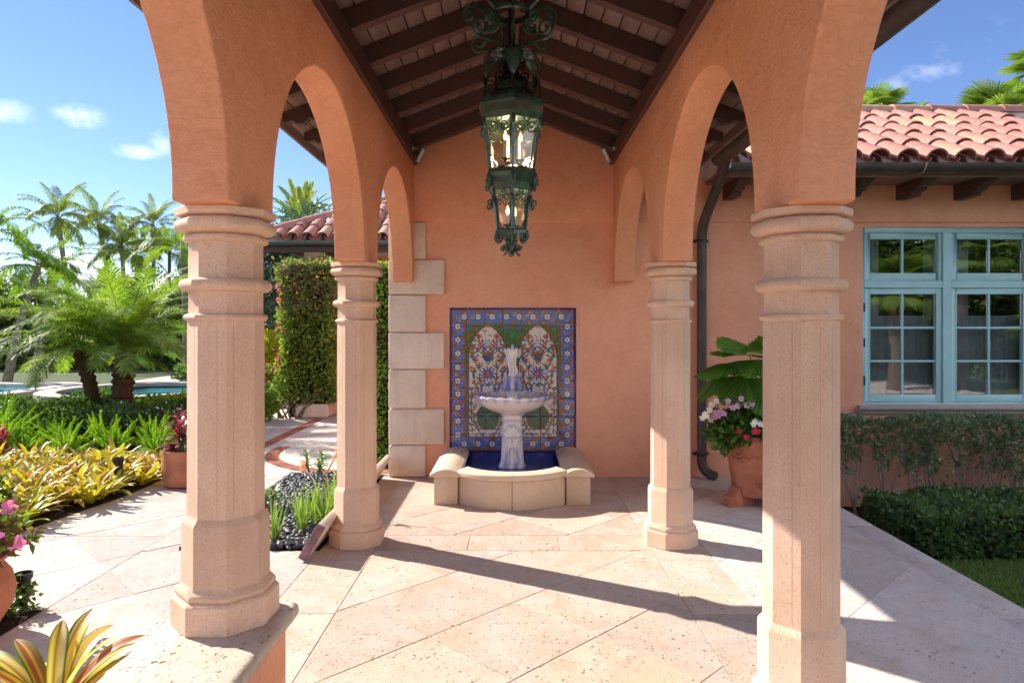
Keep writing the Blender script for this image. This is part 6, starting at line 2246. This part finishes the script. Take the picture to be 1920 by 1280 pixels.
place('foliage', mesh_of('foliage', leaf_cloud(P, N, 0.028, 0.009, (0.04, 0.08, 0.02), (0.12, 0.18, 0.05), rg, c3=(.7, .7, .66), p3=.04), LEAF), fp)
place('stem', MB().tube([(0.05, 0, -0.01), (0.09, 0, 0.04), (0.13, 0, 0.08)], 0.004, 5).mesh('stem', BARK_G), fp)


def uplight(loc, label, s=1.0):
    t = thing('path_light', label, 'light', loc)
    place('housing', MB().lathe([(0.020 * s, 0), (0.022 * s, 0.05 * s), (0.032 * s, 0.06 * s), (0.036 * s, 0.15 * s), (0.044 * s, 0.165 * s), (0.045 * s, 0.19 * s), (0.040 * s, 0.19 * s), (0.038 * s, 0.17 * s), (0.001, 0.165 * s)], 18).mesh('housing', BLACK, smooth=40), t)
    place('spike', MB().lathe([(0.002, -0.08), (0.010, 0.0)], 8).mesh('spike', BLACK), t)


uplight((-3.62, 6.25, 0.08), 'black garden uplight among the bromeliads near the rounded pot', 1.1)
uplight((-2.60, 3.62, 0.0), 'black garden uplight beside the large urn', 1.0)
bed('soil_bed', [(-7.6, -2.5), (-2.485, -2.5), (-2.485, 3.61), (-7.6, 3.61)], -0.002)
urn = thing('terracotta_urn', 'large bulging terracotta urn cut off by the picture edge', 'urn', (-2.70, 3.22, 0))
pot(urn, [(0.16, 0), (0.19, 0.015), (0.225, 0.06), (0.278, 0.15), (0.29, 0.22), (0.275, 0.29), (0.24, 0.34), (0.235, 0.36), (0.26, 0.375), (0.26, 0.39), (0.23, 0.39), (0.21, 0.35), (0.01, 0.33)])
fl = thing('impatiens_plant', 'bronze leaved pink impatiens spilling from the large urn', 'flowers', (-2.74, 3.22, 0.36))
rg = np.random.default_rng(75)
P, N = ball_points(rg, 1500, (0.0, 0, 0.12), (0.30, 0.32, 0.16), 0.2, 0.6)
place('foliage', mesh_of('foliage', leaf_cloud(P, N, 0.075, 0.018, (0.07, 0.05, 0.03), (0.15, 0.10, 0.04), rg, c3=(0.10, 0.16, 0.03), p3=0.35), LEAF), fl)
for i in range(8):
    a = rg.uniform(-0.9, 0.9)
    e = (0.05 + 0.30 * cos(a), 0.30 * sin(a) - .05, rg.uniform(0.05, 0.22))
    place('stem', MB().tube([(0, 0, 0), (e[0] * .6, e[1] * .6, e[2] * .8), e], [0.006, 0.005, 0.003], 5).mesh('stem', BARK), fl)


def flower(parent, p, r, c1, c2, seed, name='flower', nrm=(0, -1, 0.4)):
    rg = np.random.default_rng(seed)
    n = Vector(nrm).normalized()
    u = n.orthogonal().normalized()
    w = n.cross(u)
    Vv, Ff, Cc = [], [], []
    for k in range(5):
        a = k * 2 * pi / 5 + rg.uniform(-.15, .15)
        d = np.array(u * cos(a) + w * sin(a))
        s = np.array(-u * sin(a) + w * cos(a))
        nn = np.array(n)
        b = len(Vv)
        Vv += [A(0, 0, 0), d * r * .55 + s * r * .42 + nn * r * .12, d * r + s * r * .2 + nn * r * .02, d * r - s * r * .2, d * r * .55 - s * r * .42 + nn * r * .12]
        Ff += [(b, b + 1, b + 2), (b, b + 2, b + 3), (b, b + 3, b + 4)]
        q = rg.uniform()
        c = A(*c1) * (1 - q) + A(*c2) * q
        Cc += [c * 0.7] + [c] * 4
    return place(name, mesh_of(name, (np.array(Vv), np.array(Ff), np.array(Cc)), LEAF), parent, p)


for i, p in enumerate(((0.33, -0.05, 0.16), (0.26, -0.16, 0.22), (0.36, 0.05, 0.10), (0.20, -0.22, 0.14), (0.12, -0.26, 0.24), (0.27, 0.12, 0.25), (0.24, -0.24, 0.07))):
    flower(fl, p, 0.038, (0.62, 0.12, 0.42), (0.72, 0.25, 0.55), 300 + i, nrm=(0.4, -0.8, 0.5))
shrub('ground_cover', 'small glossy leaved ground cover at the foot of the urn', 'plant', (-2.72, 3.56, 0), [((0.05, 0, 0.07), (0.16, 0.11, 0.10)), ((-.15, 0.0, .09), (.15, .12, .11))], 900, 0.035, 0.012, (0.04, 0.08, 0.02), (0.12, 0.18, 0.04), 64, LEAF_GLOSS)

# variegated bromeliad in the foreground: every leaf a part
vb = thing('variegated_bromeliad', 'large striped green, cream and red bromeliad in front of the pale paving', 'bromeliad', (-1.66, 2.46, 0.05))
rg = np.random.default_rng(81)


def vcol(kind, seed):
    r_ = np.random.default_rng(seed)
    st = r_.uniform(0, 1, 11)
    green, cream, yel, red = A(0.10, 0.17, 0.02), A(0.66, 0.55, 0.30), A(0.58, 0.42, 0.05), A(0.34, 0.08, 0.05)

    def fn(t, u):
        k = int(round((u + 1) * 5))
        core = (cream, yel, red)[kind]
        if abs(u) > 0.9 or (abs(u) > 0.7 and st[k] > 0.4):
            c = green
        else:
            c = core if st[k] > 0.42 else (green * 0.6 + red * 0.4 if st[k] < 0.14 else (yel if kind != 1 else cream) * 0.9)
        q = max(0.0, (t - 0.9) / 0.1)
        return c * (1 - 0.6 * q) + red * 0.6 * q
    return fn


LV = [(0.10, 1.30, .42, 0), (2.0, 1.38, .36, 0), (1.4, 1.15, .40, 1), (0.75, 1.05, .40, 2), (0.35, 0.85, .46, 1), (-0.15, 0.80, .48, 0), (-0.55, 0.55, .44, 0), (2.6, 1.0, .38, 2), (3.2, 0.85, .42, 1), (3.8, 0.75, .42, 0), (4.5, 0.7, .40, 1), (5.2, 0.6, .44, 1),
      (-0.9, 0.45, .42, 1), (-0.05, 0.62, .52, 0), (0.2, 0.95, .50, 1), (-0.35, 0.75, .50, 1), (0.55, 0.75, .50, 0), (-0.7, 0.85, .46, 1), (1.6, 1.3, .42, 1), (2.8, 0.75, .48, 1), (3.5, 1.05, .44, 2), (1.1, 0.70, .42, 0), (1.8, 0.75, .40, 1), (2.3, 0.6, .42, 0), (2.95, 0.5, .42, 1), (0.2, 0.5, .44, 1), (4.1, 0.4, .4, 0)]
for i, (az, el, L, kd) in enumerate(LV):
    me = mesh_of('leaf', arc_leaf(L * 0.90, el, rg.uniform(0.8, 1.35), az, 16, 0.031, lambda t: np.clip(0.75 + 0.5 * t, 0, 1.05) * np.clip((1.0 - t) * 4.5, 0.02, 1) ** 0.55, vcol(kd, 700 + i), (0, 0, 0.05), 0.30, 0.02, us=(-1, -.82, -.66, -.45, -.2, 0, .22, .4, .64, .8, 1)), BROM, 60)
    place('leaf', me, vb)
for k, (x, y) in enumerate(((-2.0, 2.15), (-1.55, 1.9))):
    pass

# ================================================================== RIGHT: POTTED FAN PALM
px_, py_ = 2.10, 5.78
rp = thing('terracotta_planter', 'tall terracotta planter with garland relief raised on scroll feet', 'planter', (px_, py_, 0))
prof = [(0.225, 0.085), (0.24, 0.09), (0.246, 0.11), (0.243, 0.13), (0.262, 0.28), (0.267, 0.285), (0.267, 0.295), (0.264, 0.30), (0.283, 0.44), (0.290, 0.50), (0.315, 0.515), (0.325, 0.54), (0.325, 0.575), (0.312, 0.595), (0.285, 0.595), (0.275, 0.56), (0.01, 0.55)]
pot(rp, prof, n=56, name='pot_body')
m = MB()
for k in range(6):
    a0 = 2 * pi * k / 6
    P = []
    for i in range(11):
        t = i / 10
        a = a0 + t * pi / 3
        r = 0.278
        P.append((r * cos(a), r * sin(a), 0.445 - 0.055 * sin(pi * t)))
    m.tube(P, [0.008 + 0.010 * sin(pi * i / 10) for i in range(11)], 6)
    for i in range(8):
        t = (i + 0.5) / 8
        a = a0 + t * pi / 3
        m.ball((0.285 * cos(a), 0.285 * sin(a), 0.445 - 0.055 * sin(pi * t) + (0.012 if i % 2 else -0.01)), 0.014, 0.014, 0.012, 6, 4)
place('garland_relief', m.mesh('garland_relief', TERRA, smooth=60), rp)
for k in range(6):
    a = 2 * pi * k / 6 + 0.15
    m = MB()
    for j in range(8):
        b = j * pi / 4
        q = Vector((0.253 * cos(a), 0.253 * sin(a), 0.20))
        tn = Vector((-sin(a), cos(a), 0))
        m.ball(q + tn * 0.024 * cos(b) + Vector((0, 0, 0.024 * sin(b))), 0.010, 0.010, 0.010, 6, 4)
    m.ball((0.256 * cos(a), 0.256 * sin(a), 0.20), 0.012, 0.012, 0.012, 6, 4)
    place('rosette_relief', m.mesh('rosette_relief', TERRA, smooth=60), rp)
for k in range(3):
    a = radians(215 + 120 * k) if k else radians(205)
    a = (radians(198), radians(290), radians(60))[k]
    o_ = Vector((cos(a), sin(a), 0))
    tn = Vector((-sin(a), cos(a), 0))
    prf = [(0.12, 0.0), (0.36, 0.0), (0.365, 0.03), (0.34, 0.05), (0.335, 0.085), (0.30, 0.09), (0.28, 0.15), (0.255, 0.155), (0.245, 0.10), (0.12, 0.082)]
    v = [tuple(o_ * r - tn * 0.055 + Vector((0, 0, z))) for r, z in prf] + [tuple(o_ * r + tn * 0.055 + Vector((0, 0, z))) for r, z in prf]
    n = len(prf)
    m = MB().add(v, [tuple(range(n)), tuple(range(2 * n - 1, n - 1, -1))] + [(i, (i + 1) % n, n + (i + 1) % n, n + i) for i in range(n)])
    for s in (-1, 1):
        m.tube(spiral(o_ * 0.315 + tn * s * 0.056 + Vector((0, 0, 0.045)), o_, Vector((0, 0, 1)), 0.035, 1.4), 0.009, 6)
    place('scroll_foot', m.mesh('scroll_foot', TERRA, bevel=0.004, seg=1), rp)
pl = thing('potted_fan_palm', 'dark green round leaved fan palm in the terracotta planter', 'palm', (px_, py_, 0.55))
place('trunk', trunk_mesh('trunk', [(0.02, 0, 0), (0.0, 0, 0.2), (0.02, 0, 0.48)], [0.035, 0.030, 0.030], BARK, 22, 9, 0.18, 3), pl)
TL = (0.9, 0.5, 1.25, 1.35, 0.6, 1.0, 0.9, 1.2, 1.1, 0.8, 1.3)
lic = [((3.35, 0.55, 0.34, 0.34), (2.2, 1.0, 0.30, 0.32), (3.75, 0.35, 0.26, 0.32), (4.5, 0.35, 0.18, 0.34), (4.9, 1.25, 0.30, 0.36), (0.4, 0.5, 0.4, 0.33), (1.2, 0.8, 0.4, 0.33), (4.15, 0.85, 0.28, 0.34), (3.15, 0.25, 0.36, 0.30), (3.6, 0.95, 0.30, 0.34), (5.3, 0.4, 0.3, 0.33))][0]
for i, (az, el, pt_, R_) in enumerate(lic):
    me = mesh_of('leaf', fan_leaf(R_, 26, 2.9, pt_, el, 400 + i, (0.045, 0.115, 0.02), (0.10, 0.21, 0.03), 0.5, droop=0.18, circ=True, tilt=TL[i % len(TL)]), LEAF_GLOSS)
    place('leaf', me, pl, (0.02, 0, 0.46), (0, 0, az))
im = thing('impatiens_plant', 'bushy impatiens with white, lilac and red flowers in the terracotta planter', 'flowers', (px_, py_, 0.56))
rg = np.random.default_rng(91)
P1, N1 = ball_points(rg, 2600, (-0.02, -0.05, 0.08), (0.36, 0.36, 0.17), 0.2, 0.6)
P2, N2 = ball_points(rg, 700, (-0.30, -0.05, 0.03), (0.17, 0.2, 0.16), 0.2, 0.6)
P, N = np.concatenate([P1, P2]), np.concatenate([N1, N2])
ok = (P[:, 2] > -0.02) | (np.hypot(P[:, 0], P[:, 1]) > 0.33)
place('foliage', mesh_of('foliage', leaf_cloud(P[ok], N[ok], 0.06, 0.020, (0.025, 0.07, 0.012), (0.10, 0.19, 0.03), rg), LEAF_GLOSS), im)
for i in range(6):
    a = rg.uniform(2.4, 5.2)
    e = (0.32 * cos(a), 0.32 * sin(a), rg.uniform(0.02, 0.18))
    place('stem', MB().tube([(0, 0, 0), (e[0] * .6, e[1] * .6, e[2]), e], [0.006, 0.005, 0.003], 5).mesh('stem', BARK_G), im)
WH, LI, RE = ((.75, .72, .72), (.78, .75, .76)), ((.55, .30, .55), (.66, .42, .66)), ((.60, .01, .05), (.70, .03, .09))
FLW = [(1325, 780, WH), (1330, 768, WH), (1334, 758, WH), (1343, 751, WH), (1322, 776, WH), (1317, 783, WH), (1342, 773, LI), (1351, 771, LI), (1357, 775, LI), (1333, 787, LI), (1341, 781, LI), (1347, 779, LI), (1383, 761, LI), (1365, 752, LI), (1390, 747, LI), (1374, 764, LI),
       (1416, 790, WH), (1413, 795, WH), (1426, 795, WH), (1415, 809, RE), (1420, 808, RE), (1400, 820, RE), (1385, 809, RE), (1400, 760, LI), (1410, 757, LI)]
for i, (fx, fy, cc) in enumerate(FLW):
    r = math.hypot(fx - 1428, 0) / 1280 * 5.6
    d = py_ - sqrt(max(0.02, 0.40 ** 2 - min(r, 0.38) ** 2)) * 0.9
    w = pix(fx, fy, d)
    flower(im, (w.x - px_, w.y - py_, w.z - 0.56), 0.026, cc[0], cc[1], 500 + i)

# ================================================================== RIGHT: HEDGES AND LAWN
bedr = [(2.72, 5.25), (9, 5.25), (9, 6.77), (2.72, 6.77)]
struct(MB().add([(x, y, -0.294) for x, y in bedr], [(0, 1, 2, 3)]).build('soil_bed', SOIL))
hl = thing('low_hedge', 'low dense clipped hedge of glossy dark leaves along the lawn', 'hedge', (4.5, 5.65, -0.3))
rg = np.random.default_rng(101)
P, N = box_points(rg, 17000, -1.36, 1.6, -0.42, 0.48, 0.03, 0.33, 0.025, ('x0', 'y0', 'z1'), 0.04)
stray = rg.uniform(0, 1, len(P)) < 0.05
P[stray] += N[stray] * rg.uniform(0.01, 0.06, (stray.sum(), 1))
P[:, 0] += np.where(P[:, 1] < 0, 0.10 * (-P[:, 1] / 0.42), 0) * (P[:, 0] < -1.2)
place('foliage', mesh_of('foliage', leaf_cloud(P, N, 0.042, 0.015, (0.035, 0.08, 0.028), (0.11, 0.18, 0.06), rg, spread=0.6, c3=(0.16, 0.22, 0.05), p3=0.12), LEAF_GLOSS), hl)
place('branches', MB().box(-1.22, 1.55, -0.34, 0.42, 0.02, 0.27).mesh('branches', SOIL), hl)
hs = thing('tall_hedge', 'tall sparse trimmed hedge with bare stems under the blue window', 'hedge', (4.4, 6.38, -0.3))
parts = []
rr = random.Random(12)
tips = []
for b in range(11):
    bx = -1.22 + 0.27 * b + rr.uniform(-.05, .05)
    for s in range(4):
        a = rr.uniform(-0.22, 0.22)
        z1 = rr.uniform(0.72, 0.95)
        p0 = Vector((bx + rr.uniform(-.03, .03), rr.uniform(-.05, .05), 0))
        p2 = Vector((bx + a, rr.uniform(-.12, .12), z1))
        p1 = p0.lerp(p2, 0.45) + Vector((rr.uniform(-.05, .05), 0, 0))
        place('stem', MB().tube([p0, p1, p2], [0.009, 0.007, 0.003], 5).mesh('stem', m_plain('pale_twig', (0.30, 0.25, 0.20), 0.9) if not bpy.data.materials.get('pale_twig') else bpy.data.materials['pale_twig'], smooth=70), hs)
        for k in range(5):
            q = p1.lerp(p2, rr.uniform(0.0, 0.9))
            e = q + Vector((rr.uniform(-.16, .16), rr.uniform(-.14, .1), rr.uniform(0.0, 0.14)))
            tips.append((q, e))
tw = MB()
for q, e in tips:
    tw.tube([q, e], [0.003, 0.0015], 3, caps=False)
struct(place('twigs', tw.mesh('twigs', bpy.data.materials['pale_twig']), hs), 'stuff')
TP = np.array([tuple(q.lerp(e, rr.uniform(0.2, 1))) for q, e in tips for _ in range(13)]) + rg.normal(0, 0.022, (len(tips) * 13, 3))
Pt, Nt = box_points(rg, 5200, -1.40, 1.8, -0.19, 0.17, 0.72, 0.93, 0.03, ('x0', 'y0', 'z1'), 0.03)
Pm = np.stack([rg.uniform(-1.40, 1.8, 2200), rg.uniform(-0.2, 0.16, 2200), 0.93 - 0.62 * rg.uniform(0, 1, 2200) ** 1.5], 1)
lump = np.sin(Pm[:, 0] * 8.0) + np.sin(Pm[:, 0] * 19 + 1) * 0.5 + (Pm[:, 2] - 0.55) * 4
Pm = Pm[lump > rg.uniform(-1, 1, len(Pm))]
TP = TP[TP[:, 2] < 0.95]
P = np.concatenate([TP, Pt, Pm])
N = np.concatenate([np.tile(A(0, -0.3, 0.6), (len(TP), 1)), Nt, np.tile(A(0, -.5, .3), (len(Pm), 1))])
place('foliage', mesh_of('foliage', leaf_cloud(P, N, 0.045, 0.014, (0.07, 0.105, 0.055), (0.19, 0.23, 0.13), rg, spread=0.8), LEAF_GLOSS), hs)

# lawn blades near the patio edge
n = 60000
gxy = np.stack([rg.uniform(2.72, 5.4, n), rg.uniform(2.6, 5.24, n)], 1)
P = np.concatenate([gxy, np.full((n, 1), -0.30)], 1)
d = unit(np.concatenate([rg.normal(0, 0.45, (n, 2)), np.ones((n, 1))], 1))
s = unit(np.cross(d, rg.normal(0, 1, (n, 3)))) * 0.0022
ln = rg.uniform(0.02, 0.045, (n, 1))
V = np.stack([P - s, P + s, P + d * ln], 1).reshape(-1, 3)
q = rg.uniform(0, 1, (n, 1))
c = A(0.09, 0.14, 0.03) * (1 - q) + A(0.20, 0.25, 0.07) * q
struct(place('grass', np_mesh('grass', V, np.arange(len(V)).reshape(-1, 3), LEAF, np.repeat(c, 3, 0))), 'stuff')
